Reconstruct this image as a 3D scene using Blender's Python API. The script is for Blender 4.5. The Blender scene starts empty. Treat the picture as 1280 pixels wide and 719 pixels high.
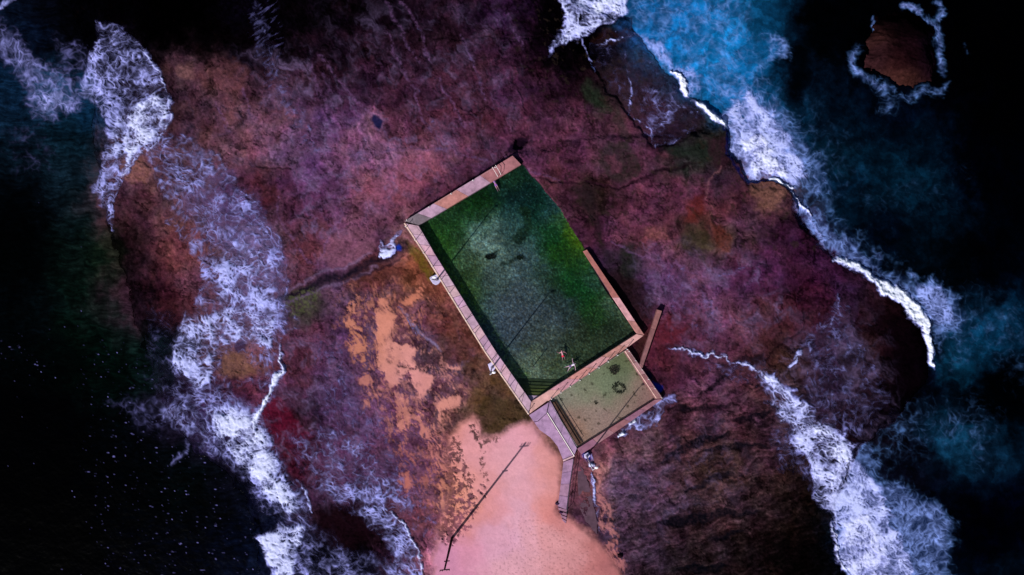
import bpy, bmesh, math, random
import numpy as np
from mathutils import Vector
random.seed(7)
RS = np.random.RandomState(11)
SC = bpy.context.scene
COL = SC.collection
S = 0.11            # metres per map unit (one map unit = one pixel of a 1280-wide survey photo)
H = 100.0           # camera height above datum
DAT = 0.8           # datum height
PI = math.pi

def P(px, py, z=DAT):
    k = (H + DAT - z) / H
    return Vector(((px - 640) * S * k, (359.5 - py) * S * k, z))

def hexlin(h):
    h = h.lstrip('#')
    c = np.array([int(h[i:i+2], 16) / 255 for i in (0, 2, 4)])
    return np.where(c <= 0.04045, c / 12.92, ((c + 0.055) / 1.055) ** 2.4)
KALB = 0.80

# ---------------------------------------------------------------- noise
def _tab(seed):
    r = np.random.RandomState(seed)
    p = r.permutation(512).astype(np.int32)
    a = r.rand(512) * 2 * np.pi
    return p, np.cos(a).astype(np.float32), np.sin(a).astype(np.float32)
def perlin(x, y, seed=0):
    p, gc, gs = _tab(seed)
    xi = np.floor(x).astype(np.int32); yi = np.floor(y).astype(np.int32)
    xf = (x - xi).astype(np.float32); yf = (y - yi).astype(np.float32)
    u = xf*xf*xf*(xf*(xf*6-15)+10); v = yf*yf*yf*(yf*(yf*6-15)+10)
    def g(ix, iy, dx, dy):
        h = p[(p[ix & 511] + iy) & 511]
        return gc[h]*dx + gs[h]*dy
    n00 = g(xi, yi, xf, yf); n10 = g(xi+1, yi, xf-1, yf)
    n01 = g(xi, yi+1, xf, yf-1); n11 = g(xi+1, yi+1, xf-1, yf-1)
    a = n00 + u*(n10-n00); b = n01 + u*(n11-n01)
    return (a + v*(b-a)) * 1.5
def fbm(x, y, scale, oct=4, seed=0, gain=0.5):
    o = np.zeros(x.shape, np.float32); a = 1.0; t = 0
    for i in range(oct):
        f = 2.03**i / scale
        o += a * perlin(x*f + 17.3*i, y*f - 9.1*i, seed + i); t += a; a *= gain
    return o / t * 1.6
def ridge(x, y, scale, seed=0):
    return 1 - np.abs(perlin(x/scale, y/scale, seed)) * 1.6
def worley(x, y, seed=0):
    p, gc, gs = _tab(seed)
    xi = np.floor(x).astype(np.int32); yi = np.floor(y).astype(np.int32)
    xf = (x-xi).astype(np.float32); yf = (y-yi).astype(np.float32)
    f1 = np.full(x.shape, 9, np.float32); f2 = f1.copy(); cid = np.zeros(x.shape, np.int32)
    for i in (-1, 0, 1):
        for j in (-1, 0, 1):
            h = p[(p[(xi+i) & 511] + yi + j) & 511]
            d = np.sqrt((i+.5+.45*gc[h]-xf)**2 + (j+.5+.45*gs[h]-yf)**2)
            n = d < f1; f2 = np.where(n, f1, np.minimum(f2, d)); cid = np.where(n, h, cid); f1 = np.where(n, d, f1)
    return f1, f2, cid
def uni(f, mask=None):
    s = np.sort(RS.choice(f.ravel(), 40000))
    return np.interp(f, s, np.linspace(0, 1, len(s))).astype(np.float32)
def sstep(a, b, x):
    t = np.clip((x - a) / (b - a), 0, 1); return t*t*(3-2*t)
def rot(x, y, dx, dy, sl, ss):
    n = math.hypot(dx, dy); dx /= n; dy /= n
    return (x*dx + y*dy) / sl, (-x*dy + y*dx) / ss

# ---------------------------------------------------------------- grid
STEP = 1.05
def axis(lo, hi, far):
    c = list(np.arange(lo, hi + 0.01, STEP)); d = STEP
    up = []; v = c[-1]
    while v < hi + far: d *= 1.25; v += d; up.append(v)
    d = STEP; dn = []; v = c[0]
    while v > lo - far: d *= 1.25; v -= d; dn.append(v)
    return np.array(dn[::-1] + c + up, np.float32)
GX = axis(-34, 1314, 14000); GY = axis(-34, 753, 14000)
NX, NY = len(GX), len(GY)
X, Y = np.meshgrid(GX, GY)
# gentle warps so that every traced outline gets a natural edge
W1x = fbm(X, Y, 26, 4, 101); W1y = fbm(X, Y, 26, 4, 131)
W2x = fbm(X, Y, 7, 3, 161); W2y = fbm(X, Y, 7, 3, 191)
WX = X + 5*W1x + 1.6*W2x; WY = Y + 5*W1y + 1.6*W2y
print('grid', NX, NY)

def window(pts, pad):
    a = np.array(pts, float)
    i0 = np.searchsorted(GX, a[:,0].min()-pad); i1 = np.searchsorted(GX, a[:,0].max()+pad)
    j0 = np.searchsorted(GY, a[:,1].min()-pad); j1 = np.searchsorted(GY, a[:,1].max()+pad)
    return slice(j0, j1), slice(i0, i1)
def segdist(x, y, pts, closed):
    d = np.full(x.shape, 1e9, np.float32); tt = np.zeros(x.shape, np.float32)
    n = len(pts); m = n if closed else n-1
    for i in range(m):
        ax, ay = pts[i][:2]; bx, by = pts[(i+1) % n][:2]
        vx, vy = bx-ax, by-ay; L = vx*vx+vy*vy+1e-9
        t = np.clip(((x-ax)*vx + (y-ay)*vy)/L, 0, 1)
        q = np.hypot(x-ax-t*vx, y-ay-t*vy)
        k = q < d
        d[k] = q[k]; tt[k] = (i + t[k]) / m
    return d, tt
def inside(x, y, pts):
    c = np.zeros(x.shape, bool); n = len(pts)
    for i in range(n):
        ax, ay = pts[i]; bx, by = pts[(i+1) % n]
        if ay == by: continue
        c ^= ((ay > y) != (by > y)) & (x < (bx-ax)*(y-ay)/(by-ay)+ax)
    return c
def polymask(pts, feather=4, warp=1.0):
    """soft mask: 1 well inside, 0 outside"""
    m = np.zeros(X.shape, np.float32)
    sl = window(pts, feather + 14*warp + 2)
    x = X[sl] + warp*(WX-X)[sl]; y = Y[sl] + warp*(WY-Y)[sl]
    d, _ = segdist(x, y, pts, True)
    s = np.where(inside(x, y, pts), d, -d)
    m[sl] = sstep(-feather, feather, s)
    return m
def linemask(pts, w, feather=1.5, warp=1.0, taper=False):
    m = np.zeros(X.shape, np.float32)
    sl = window(pts, w + feather + 14*warp + 2)
    x = X[sl] + warp*(WX-X)[sl]; y = Y[sl] + warp*(WY-Y)[sl]
    d, t = segdist(x, y, pts, False)
    ww = w/2.0
    if taper: ww = ww * np.clip(4*t*(1-t)*1.3+0.15, 0, 1)
    m[sl] = sstep(ww + feather, np.maximum(ww - feather, -0.3*feather), d) if not taper else np.clip((ww + feather - d)/(2*feather), 0, 1)
    return m

# ---------------------------------------------------------------- colour survey of the ground and water
CP = """10 10 0a1426;60 10 05060f;110 15 05040a;160 15 040206;210 15 040204;260 10 050306;300 15 0d0818;340 15 0c0610;380 20 0c060c;430 20 140a12;480 25 1e0f1a;530 20 26121f;580 20 2a1526;630 20 331636;660 15 1f0a1c;690 20 060408;720 30 050408
30 45 08142a;80 60 06070f;150 50 1a1420;200 40 060305;240 60 0a0508;280 50 0d070b;310 60 140a14;350 50 120810;400 60 1f0f1c;450 60 2a1422;500 60 2f1826;550 60 331a29;600 60 3a1c2c;640 60 3a1a2e;670 70 200d1c;700 70 0d060c
30 110 0a1e36;60 110 124060;90 125 0c2a48;180 100 1a1018;230 90 382028;237 85 5a3a40;270 95 4a2a30;310 100 301a24;350 100 3e2430;400 100 2e1724;450 100 32182a;500 110 3c1c2e;550 110 3e1e2e;600 110 42202f;640 110 46203a;680 110 3a1a2c;720 110 200c18;760 120 2a2420
30 150 0c2034;70 170 081c28;230 150 301a22;260 150 3c2228;300 150 5e383e;340 150 5c3640;380 160 503048;420 150 45284a;460 165 6a3e50;500 160 4a2230;550 150 48202e;600 150 4c2434;640 150 56283c;690 150 552a3c;730 150 5a2c40;770 170 4a2a38;800 165 5a3040;840 170 221528
30 200 07141e;80 210 061018;230 190 5a3a44;170 215 6a4248;210 220 44282e;280 190 603a44;320 190 5a3440;350 190 503850;400 200 563252;440 200 603a54;480 190 664058;520 200 7a4452;560 200 6e3e50;600 205 4c2a40;680 190 62304a;720 200 5c2c42;760 200 58303e;810 200 5a2c40;850 195 2a2a24;880 190 262c20;900 200 3c2430
20 260 020408;90 260 040a0e;150 250 3a2028;170 260 3e1f28;210 260 6a4040;250 260 5a3844;300 250 482440;330 240 4a2024;370 240 4a2444;410 240 4e2a44;450 240 7a4454;480 230 70405a;520 240 6a3442;560 235 4c263a;590 230 4a2236;690 240 4e2630;700 260 5e3040;730 260 3e2028;750 250 2e2018;790 250 5e2c42;830 250 5c2c40;870 250 5a2a3e;880 275 62302a;910 260 562a38;940 250 4e2a3a;960 240 7a5040
30 310 010304;90 320 030a08;140 310 081008;170 300 3a1c24;220 320 5a2c30;240 300 6a3a38;370 290 5a2e38;390 320 6a3034;430 310 704058;460 300 6e3e4e;480 300 4c2c44;500 305 8a5a50;700 290 5a3040;740 290 4c2038;760 300 54283c;800 290 6a3442;830 300 6c3848;870 300 45302c;900 300 4c3a30;930 310 52303e;950 330 52264a;980 280 2e1424;1000 300 301028
780 330 2c2426;750 330 402038;820 340 5a3658;860 330 6a3e5a;890 340 70425c;920 345 50203e;960 350 4e1e42;1000 340 401830;1030 350 3a1230
790 375 301c20;760 370 2a1820;830 370 6a3c60;870 380 6a3a58;900 390 6a3a54;930 400 623648;960 400 50282e;1000 400 4a2028;1020 380 3a1224;1060 390 342038;1100 400 2e1418;1130 420 120409;1150 440 080206
820 420 5c1e2a;850 420 50202c;900 420 5c3044;950 430 4a2428;980 450 40241e;1000 460 352026;1040 440 33203a;1070 440 2e2028;1100 460 30181c;1140 480 060308
850 470 4e2438;880 480 4a2236;920 470 48202e;950 500 3e1c26;900 510 3c1a28;850 510 3a1824;860 540 3a1a24;800 540 4e2c38;780 560 54303c;750 590 8a4e50;780 600 46283c;800 620 3a2030;850 580 3c1e26;900 580 38201e;950 560 3a1a26;980 540 2e1822;1000 600 241210;900 640 361c22;850 660 2c1620;800 680 2a1624;950 640 28141a;1000 660 1a0c0c;950 700 160a0c;1020 700 100608;870 700 241418;780 640 46293a
1050 200 042030;1020 100 041426;950 60 085a92;900 60 0870b0;900 100 085a92;1000 140 04243c;1060 150 031426;960 20 083a5c;1000 40 020812;1000 90 02060e;1040 20 010206;1200 100 010106;1250 50 000002;1250 200 000003;1150 180 03182a;1130 230 042438;1180 260 031a2c;1080 260 031828;1050 230 04203a;1100 290 020a1c;1150 310 02101c;1200 330 01060e;1250 330 000108;1230 370 02101e;1250 400 052c48;1220 440 042c46;1190 460 04283c;1200 500 010812;1240 500 000308;1270 480 000206;1160 470 040414;1180 540 06263c;1210 560 082c44;1240 580 05182a;1150 570 060612;1100 550 080610;1080 520 1e1018;1050 500 2c1a28;1020 500 2e1a28;1060 540 26121a;1200 640 01020a;1250 660 000006;1270 715 03101c;1150 650 040a1c;1120 600 0a0c1c;1080 620 0a1830;1060 680 0c1c34;1180 700 040c1c;850 40 085e9a;830 10 084c80;930 130 064c7c;960 170 062c48;1130 60 020208;1080 60 010208;1130 120 02081a
200 370 4c1c24;180 390 1a1018;170 360 180c14;250 350 5a3440;300 300 5a4458;330 300 5c4660;320 360 5a3a50;270 420 6a4450;300 460 7a4a40;290 440 664044;310 490 501c30;280 490 4a2036;240 480 301a30;200 450 0c1c20;170 440 06120f;220 520 1c1428;280 520 403058;370 350 5c3440;380 385 403a38;400 340 604060;440 350 4a2c38;390 420 64304a;370 460 5e2c34;360 490 5a304c;400 480 503050;420 430 583450;350 530 4c0c22;370 550 4a1022;380 520 2c1a20;400 540 3a203a;430 500 563456;460 530 5a3450;470 380 643848;500 370 6a4240;540 370 6e3c30;520 410 5e3444;560 400 6a3830;540 450 5e4048;580 430 6c3c32;600 470 5a3e2c;560 480 5c3444;610 500 5c4030;640 520 54402a;600 530 5a3c34;500 480 7a4450;520 340 7a3e24;490 340 703828;470 340 623034
300 560 241830;300 600 0a0c18;330 620 0c1024;380 560 501828;400 590 4a1a30;440 600 4a2440;420 570 5a3050;470 580 5c3450;500 590 5e3450;540 600 6e4250;380 640 3a2434;420 650 200c14;450 660 160810;480 650 301420;340 660 0e1426;350 700 101830;400 690 0c0c18;440 690 0c0810;480 680 281420;500 700 3a2034;520 640 6a3840;530 670 7a404c;540 700 b0687a;450 720 101020
100 400 020a06;60 450 010606;20 400 03080e;130 470 02100c;50 550 000002;150 550 02050a;150 620 000206;50 680 000001;250 640 03060c;200 700 020410;280 680 04081a;220 600 020a0c"""
def survey(text, sig, lookx, looky, x0, x1, y0, y1, st=6.0):
    pts = [q.split() for l in text.strip().splitlines() for q in l.split(';') if q.strip()]
    px = np.array([float(p[0]) for p in pts]); py = np.array([float(p[1]) for p in pts])
    c = np.array([hexlin(p[2]) for p in pts]) ** (1/2.2)
    gx = np.arange(x0, x1+st, st); gy = np.arange(y0, y1+st, st)
    mx, my = np.meshgrid(gx, gy)
    d2 = (mx[..., None]-px)**2 + (my[..., None]-py)**2
    near = np.sort(d2, axis=-1)[..., 1]
    s2 = np.maximum(near*0.30, sig*sig)[..., None]
    w = np.exp(-d2/(2*s2)) + 1e-12
    m = (w @ c) / w.sum(-1, keepdims=True)
    fx = np.clip((lookx-x0)/st, 0, len(gx)-1.001); fy = np.clip((looky-y0)/st, 0, len(gy)-1.001)
    ix = fx.astype(int); iy = fy.astype(int); u = (fx-ix)[..., None]; v = (fy-iy)[..., None]
    r = (m[iy, ix]*(1-u)+m[iy, ix+1]*u)*(1-v) + (m[iy+1, ix]*(1-u)+m[iy+1, ix+1]*u)*v
    return (r ** 2.2).astype(np.float32)
BW = 14
lx = np.clip(X, -20, 1300) + BW*W1x + 4*W2x; ly = np.clip(Y, -20, 740) + BW*W1y + 4*W2y
base = survey(CP, 12, lx, ly, -40, 1320, -40, 760)

def blend(col, m, hexc, op=1.0):
    c = hexlin(hexc).astype(np.float32)
    a = (m*op)[..., None]
    return col*(1-a) + c*a

# ---------------------------------------------------------------- masks of sea and pools
SEA_L = [(-15000,-15000),(40,-15000),(70,-90),(85,0),(100,40),(118,100),(112,160),(120,230),(133,290),(146,330),(160,370),(172,420),(196,500),(232,560),(286,600),(310,640),(318,700),(335,800),(330,15000),(-15000,15000)]
SEA_R = [(660,-15000),(690,-100),(700,-20),(738,8),(790,22),(812,60),(832,88),(866,118),(905,150),(915,190),(935,226),(965,228),(990,240),(1015,290),(1045,318),(1090,342),(1130,375),(1155,405),(1168,450),(1160,480),(1120,530),(1080,560),(1062,600),(1045,640),(1050,690),(1066,740),(1080,15000),(15000,15000),(15000,-15000)]
POOL = [(518,281),(642,200),(655,207),(731,316),(756,362),(797,419),(664,506),(616,440),(541,320)]
WADE = [(684,502),(782,438),(823,499),(723,563)]
seaL = polymask(SEA_L, 5, 1.2); seaR = polymask(SEA_R, 3, 0.8)
slopeL = polymask(SEA_L, 16, 1.2); slopeR = np.maximum(polymask(SEA_R, 14, .8)*(1-polymask([(880,130),(1010,130),(1010,262),(925,262)], 8, 0)), 0)
far = np.clip(sstep(-60, -140, X) + sstep(1340, 1400, X) + sstep(-70, -150, Y + 12*W1x), 0, 1)
landS = sstep(740, 800, Y)
sea = np.clip(np.maximum(np.maximum(seaL, seaR), far), 0, 1)
pool = np.zeros(X.shape, np.float32); wade = pool.copy()
def hardpoly(pts, f=0.5):
    m = np.zeros(X.shape, np.float32); sl = window(pts, 8)
    d, _ = segdist(X[sl], Y[sl], pts, True)
    m[sl] = sstep(-f, f, np.where(inside(X[sl], Y[sl], pts), d, -d)); return m
# the rock side of the big pool is ragged: union of straight pool and a warped fringe
pool = hardpoly(POOL, 0.8)
fringe = polymask([(600,260),(651,206),(676,232),(700,262),(716,286),(733,316),(700,330),(640,300)], 1.2, 0.45)
cut = polymask([(652,196),(680,232),(706,270),(722,292),(736,318),(760,300),(700,200)], 1.2, 0.5)
pool = np.clip(np.maximum(pool, fringe)*(1-cut*0.999), 0, 1)
wade = hardpoly(WADE, 0.8)

# ---------------------------------------------------------------- rock texture
n_big = fbm(X, Y, 60, 4, 5); n_mid = fbm(X, Y, 22, 5, 25, 0.62); n_fine = fbm(X, Y, 5, 3, 45, 0.7)
def streak(dx, dy, sl, ss, seed):
    a, b = rot(X + 6*W1x, Y + 6*W1y, dx, dy, 1, 1)
    return fbm(a/ (sl/ss), b, ss, 3, seed, 0.6)
st_top = streak(0.42, 0.9, 26, 4.5, 61)
st_br = streak(0.94, -0.34, 22, 3.5, 71)
st_bl = streak(0.45, 0.9, 16, 3.0, 81)
m_top = polymask([(300,-40),(760,-40),(780,150),(640,190),(520,210),(400,200),(320,120)], 40, 1)
m_br = polymask([(740,600),(830,500),(900,450),(1000,470),(1060,600),(1060,760),(780,760)], 20, 1)
m_bl = polymask([(350,400),(450,420),(520,500),(560,600),(560,760),(320,760),(330,560)], 25, 1)
st = st_top*m_top*0.8 + st_br*m_br*1.25 + st_bl*m_bl*0.8
wf1, wf2, wid = worley((X + 16*W1x + 3*W2x)/44, (Y + 16*W1y + 3*W2y)/34, 881)
plate = ((wid*37) % 101)/50.0 - 1
vf1, vf2, vid = worley((X + 9*W1x + 3*W2x)/15, (Y + 9*W1y + 3*W2y)/12, 885)
plate2 = ((vid*53) % 101)/50.0 - 1
joint = np.exp(-((wf2-wf1)/.05)**2)*sstep(0, .5, fbm(X, Y, 50, 2, 887)+.1)
lum = np.exp(0.44*n_mid + 0.26*n_big + 0.42*n_fine + 0.50*st + .16*plate + .14*plate2*sstep(-.3, .4, n_big))
lum *= 1 - .62*joint
hue = fbm(X, Y, 34, 4, 301, 0.6)
rock = base * lum[..., None] * np.array([.76, .73, .88], np.float32)
L_ = rock.mean(-1, keepdims=True); rock *= np.clip(L_/.022, .01, 1)**.6; rock *= (1 + 1.15*m_br*sstep(1040, 940, X))[..., None]
blot = uni(fbm(X + 4*W2x, Y + 4*W2y, 17, 5, 889, .7)); rock *= (1 - .5*sstep(.80, .9, blot)*(1-m_bl*.5))[..., None]; rock *= (1 + .30*sstep(.16, .06, blot))[..., None]
rock = rock*.90 + rock.mean(-1, keepdims=True)*.10
rock *= 1 + m_br[..., None]*(np.array([.84, 1.10, .92], np.float32)-1)
rock *= (1 + .20*sstep(600, 500, X)*sstep(120, 180, Y)*sstep(420, 350, Y) + .45*polymask([(215,70),(330,70),(400,110),(520,180),(520,210),(230,200)], 30, 1) - .10*sstep(620, 680, X)*sstep(420, 330, Y))[..., None]
rock[..., 0] *= np.exp(0.14*hue); rock[..., 1] *= np.exp(0.20*fbm(X, Y, 18, 4, 321, 0.6)); rock[..., 2] *= np.exp(-0.20*hue)
# dark pits and small cracks
pits = uni(fbm(X, Y, 9, 3, 401, 0.6)); rock *= (1 - 0.55*sstep(0.93, 1.0, pits))[..., None]
crk = ridge(X + 9*W1x + 4*W2x, Y + 9*W1y + 4*W2y, 46, 411); crk2 = uni(fbm(X, Y, 70, 2, 421))
crkm = sstep(0.965, 1.0, crk)*sstep(0.45, 0.8, crk2)*(1-m_bl)
rock *= (1 - 0.6*crkm)[..., None]

PATCH = [ # polygon, colour, feather, opacity : weed beds, bare rock, stains
 ([(750,188),(760,178),(782,176),(796,190),(799,220),(786,228),(764,226),(751,210)], '262420', 2.5, .72),
 ([(758,196),(770,190),(778,204),(774,218),(762,214)], '5a3040', 3, .7),
 ([(733,98),(745,108),(758,118),(764,140),(750,150),(742,130),(728,112)], '1f2a1e', 5, .75),
 ([(770,130),(782,150),(788,176),(776,170),(764,150)], '2c2a26', 4, .5),
 ([(832,184),(850,180),(866,184),(880,178),(892,168),(900,190),(888,200),(860,198),(840,196)], '18201a', 4, .85),
 ([(884,172),(908,176),(916,200),(898,214),(886,200)], '2a141e', 4, .8),
 ([(712,232),(734,228),(742,240),(740,262),(752,284),(760,306),(768,330),(756,332),(746,300),(732,274),(722,250)], '1c1618', 5, .8),
 ([(776,306),(790,308),(796,328),(792,346),(780,350),(772,330)], '161c14', 5, .85),
 ([(742,350),(780,342),(812,356),(824,384),(812,400),(800,408),(786,388),(770,366)], '1a0e12', 6, .85),
 ([(806,412),(812,404),(806,440),(800,452),(790,440),(784,436)], '24180f', 3, .8),
 ([(862,246),(878,244),(880,262),(874,280),(856,280)], '561e1a', 5, .8),
 ([(852,286),(880,284),(888,310),(884,332),(864,322),(850,306)], '34301e', 5, .6),
 ([(888,280),(902,280),(914,300),(912,318),(896,312)], '5c2a22', 4, .65),
 ([(806,286),(832,284),(836,298),(814,300)], '84504c', 6, .5),
 ([(936,228),(972,232),(984,242),(968,262),(946,264)], '6e4a40', 4, .8),
 ([(148,196),(176,196),(188,214),(182,228),(162,228),(148,214)], '7a5048', 4, .8),
 ([(270,440),(292,438),(312,452),(318,466),(302,476),(282,470)], '74503f', 6, .8),
 ([(222,80),(238,78),(244,92),(236,98),(224,96)], '6e4a4a', 3, .7),
 ([(262,94),(276,86),(292,72),(308,90),(300,110),(280,120)], '5c3638', 6, .6),
 ([(404,312),(428,286),(456,280),(470,296),(466,318),(440,328),(410,336)], '74485c', 3, .75),
 ([(455,234),(480,216),(500,196),(535,188),(560,196),(556,214),(520,240),(490,262),(470,264)], '86485a', 12, .5),
 ([(378,360),(404,358),(404,384),(384,398),(366,394),(368,374)], '34342c', 5, .6),
 ([(350,372),(400,348),(440,338),(474,322),(504,310),(508,316),(470,336),(436,350),(396,364),(352,384)], '281e2c', 3, .75),
 ([(430,350),(500,322),(520,330),(560,372),(545,380),(500,345),(440,362)], '5e3426', 8, .5),
 ([(505,300),(518,306),(545,345),(540,356),(520,330)], '5a5210', 3, .7),
 ([(322,510),(345,495),(362,520),(392,545),(380,556),(350,552),(335,540)], '500f24', 3, .9),
 ([(346,488),(372,480),(384,508),(376,520),(356,506)], '3e2a40', 4, .6),
 ([(596,514),(612,496),(640,500),(656,522),(640,540),(612,544),(598,532)], '3c2e1a', 4, .75),
 ([(580,486),(600,480),(612,500),(596,512),(582,504)], '6a4a2a', 5, .5),
 ([(610,462),(632,478),(646,498),(630,496),(612,480)], '5a3e22', 4, .6),
 ([(670,528),(690,540),(702,556),(706,580),(703,612),(698,612),(698,580),(688,556),(668,540)], '6e5044', 3, .75),
 ([(812,402),(850,400),(858,418),(846,428),(820,430),(812,418)], '561c28', 4, .8),
 ([(400,640),(450,630),(470,650),(460,680),(420,690),(396,670)], '14060c', 8, .8),
 ([(1090,380),(1140,400),(1158,440),(1158,480),(1120,500),(1110,440)], '070206', 12, .85),
 ([(735,90),(760,92),(800,60),(828,86),(870,128),(888,150),(850,178),(818,180),(790,148),(760,110)], '26141c', 8, .6),
 ([(795,28),(802,40),(782,52),(750,56),(740,48),(765,36)], '22100e', 3, .8),
 ([(900,452),(930,448),(952,440),(958,456),(930,462),(905,462)], '0c0a12', 3, .8),
]
for pts, hx, f, op in PATCH:
    rock = blend(rock, polymask(pts, f, 1.0) * np.clip(0.75 + 0.5*n_fine + .3*n_mid, 0, 1), hx, op)
CRACK = [ # polyline, width, colour, opacity, taper
 ([(665,220),(690,226),(720,227),(745,230),(775,235),(795,228)], 2, '2a1020', .7, 0),
 ([(775,235),(795,229),(812,220),(830,212),(850,208),(872,205)], 5, '140810', .95, 1),
 ([(955,450),(972,438),(985,426),(1000,412),(1006,402),(1007,385)], 2.2, '0c0408', .9, 0),
 ([(985,433),(1005,437),(1020,430)], 1.5, '0c0408', .8, 0),
 ([(962,454),(985,460)], 2, '0c0408', .8, 0),
 ([(640,92),(648,110),(656,130),(659,142)], 2, '1a0a14', .8, 0),
 ([(540,46),(600,46),(690,44)], 1.2, '160a14', .45, 0),
 ([(322,207),(345,210),(366,212)], 2.4, '140810', .85, 0),
 ([(870,494),(890,484),(905,474),(912,466)], 6, '0c0a12', .85, 1),
 ([(838,514),(866,510),(890,514),(918,504)], 6, '0c0a12', .8, 1),
 ([(915,522),(940,524),(968,516)], 7, '0a0812', .8, 1),
 ([(825,580),(845,570),(862,556),(880,550),(912,542)], 11, '0c0c16', .85, 1),
 ([(875,564),(905,562),(930,560),(962,560)], 7, '0a0a12', .85, 1),
 ([(855,614),(880,606),(900,598),(918,590)], 9, '0c0c16', .8, 1),
 ([(822,654),(850,652),(880,650),(905,640),(950,642)], 9, '0a0a14', .8, 1),
 ([(886,678),(910,672),(935,664)], 5, '080810', .8, 1),
 ([(845,714),(880,712),(912,706)], 10, '08080e', .8, 1),
 ([(960,500),(980,512),(1000,505)], 5, '0c0a12', .6, 1),
 ([(905,158),(912,190),(925,218),(936,227)], 4, '06104a', .9, 0),
 ([(500,384),(510,400),(530,420),(545,432),(552,440)], 4, '8478a0', .6, 1),
 ([(900,206),(888,226),(880,250)], 2, '82545c', .5, 0),
 ([(1037,350),(1040,380),(1030,400)], 2.5, '28101c', .6, 0),
]
for pts, w, hx, op, tp in CRACK:
    rock = blend(rock, linemask(pts, w, 1.3, 0.9, bool(tp)) * np.clip(.8+.5*n_fine, 0, 1), hx, op)
# thin lavender veils of run-off over the rock
VE = [([(300,60),(400,70),(500,150),(640,190),(560,225),(480,250),(400,320),(360,330),(370,200),(320,120)], .55), ([(360,400),(430,430),(500,540),(520,660),(400,620),(330,560)], .55), ([(440,360),(560,400),(600,460),(520,540),(440,460)], .3), ([(800,300),(960,330),(1000,400),(860,440),(800,380)], .55), ([(400,10),(640,10),(660,180),(480,160)], .28), ([(760,590),(900,520),(940,600),(820,680)], .30), ([(230,130),(380,130),(380,210),(260,230)], .2), ([(940,430),(1100,400),(1120,540),(1000,560)], .4)]
ve = np.zeros(X.shape, np.float32)
for pts, d_ in VE: ve = np.maximum(ve, d_*polymask(pts, 24, 1))
vq = fbm(X+10*W1x, Y+10*W1y, 30, 3, 851, .6); aa, bb = rot(X+12*W1x, Y+12*W1y, .62, .78, 1, 1)
vs_ = np.exp(-(perlin(aa/34, bb/9, 861)/.16)**2)*.6 + np.exp(-(perlin(aa/14, bb/5, 871)/.2)**2)*.5*sstep(-.2,.4,n_mid)
rock = blend(rock, np.clip(ve*(vs_*sstep(-.3, .5, vq) + .45*sstep(0, .8, vq)), 0, .8), '7a6690', .75)
rock = blend(rock, linemask([(350,378),(372,366),(400,352),(436,342),(466,327),(490,314),(506,306)], 10, 3.5, 1)*np.clip(.85+.3*n_mid+.3*n_fine, 0, 1), '130e1a', .95)
for pts in ([(345,384),(372,374),(402,360),(440,350),(470,334)], [(352,366),(390,345),(430,332),(462,318)]): rock = blend(rock, linemask(pts, 3, 2, 1), '7c6488', .45)
rock = blend(rock, linemask([(430,352),(470,338),(500,322)], 3, 2, 1), '1e1220', .8)
rock = blend(rock, polymask([(362,366),(392,358),(402,370),(386,392),(362,398),(356,380)], 6, 1)*sstep(-.2, .3, fbm(X, Y, 5, 3, 891, .7)), '4a4c34', .8)
for pts in ([(404,204),(424,232),(428,262),(410,300),(398,330)], [(366,212),(372,240),(388,270),(402,300)], [(380,214),(392,240),(400,268),(420,290)], [(345,250),(352,280),(372,310),(395,330)], [(430,196),(470,190),(520,186),(560,186),(610,200)], [(640,205),(690,222),(700,228)], [(845,322),(854,338),(880,345),(906,347),(926,338)], [(770,300),(790,318),(820,326),(850,330)], [(840,350),(850,380),(870,400)], [(870,352),(884,380),(900,398)], [(400,430),(396,470),(402,510),(430,560)], [(420,420),(428,460),(440,500),(470,560)], [(455,470),(470,520),(490,570),(510,620)], [(480,500),(500,550),(520,600),(535,650)], [(500,0),(520,30)], [(300,110),(310,130),(312,150)], [(268,130),(280,150),(284,165)], [(480,0),(500,36),(515,62),(524,76)], [(522,30),(530,60),(536,72)], [(480,34),(496,70),(512,100),(530,150),(548,176)], [(575,38),(588,70),(600,100),(608,126)], [(548,96),(566,130),(580,160)], [(640,30),(655,60)], [(400,70),(440,120),(470,150),(484,168)], [(404,92),(414,122)], [(388,80),(396,110),(412,140)]):
    rock = blend(rock, linemask(pts, 2.4, 2.2, 1)*np.clip(.5+1.2*n_fine+.5*n_mid, 0, 1), '6a4a74', .55)
for pts, w, hx, op, tp in CRACK[8:18]:
    rock = blend(rock, linemask(pts, w*.9, 1.6, 1.5, bool(tp))*np.clip(.55+.9*n_fine+.5*n_mid, 0, 1), '06060c', .9)
# round holes holding blue water, and the dark hole above the pool
for (cx, cy, r, hx) in [(650,176,9,'0c0510'),(643,186,6,'14081a'),(471,152,5.5,'0c1438'),(497,311,4,'0a2c90'),(807,470,8,'050c30'),(820,486,8,'0a2890'),(735,568,6,'081c78'),(728,662,3,'2a1a2c'),(300,434,7,'2a1a30'),(272,497,4,'1a1028'),(476,449,2,'40202c'),(480,452,1.6,'40202c')]:
    d = np.hypot(WX-cx, WY-cy); rock = blend(rock, sstep(r+2, r-2, d), hx, .95)

# small weed tufts on the wet platform
tuf = uni(fbm(X, Y, 13, 4, 451, .7)); rock = blend(rock, sstep(.90,.97,tuf)*sstep(560,700,X)*(1-m_br)*sstep(330,300,Y)*0.6, '241c18', 1)

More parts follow.
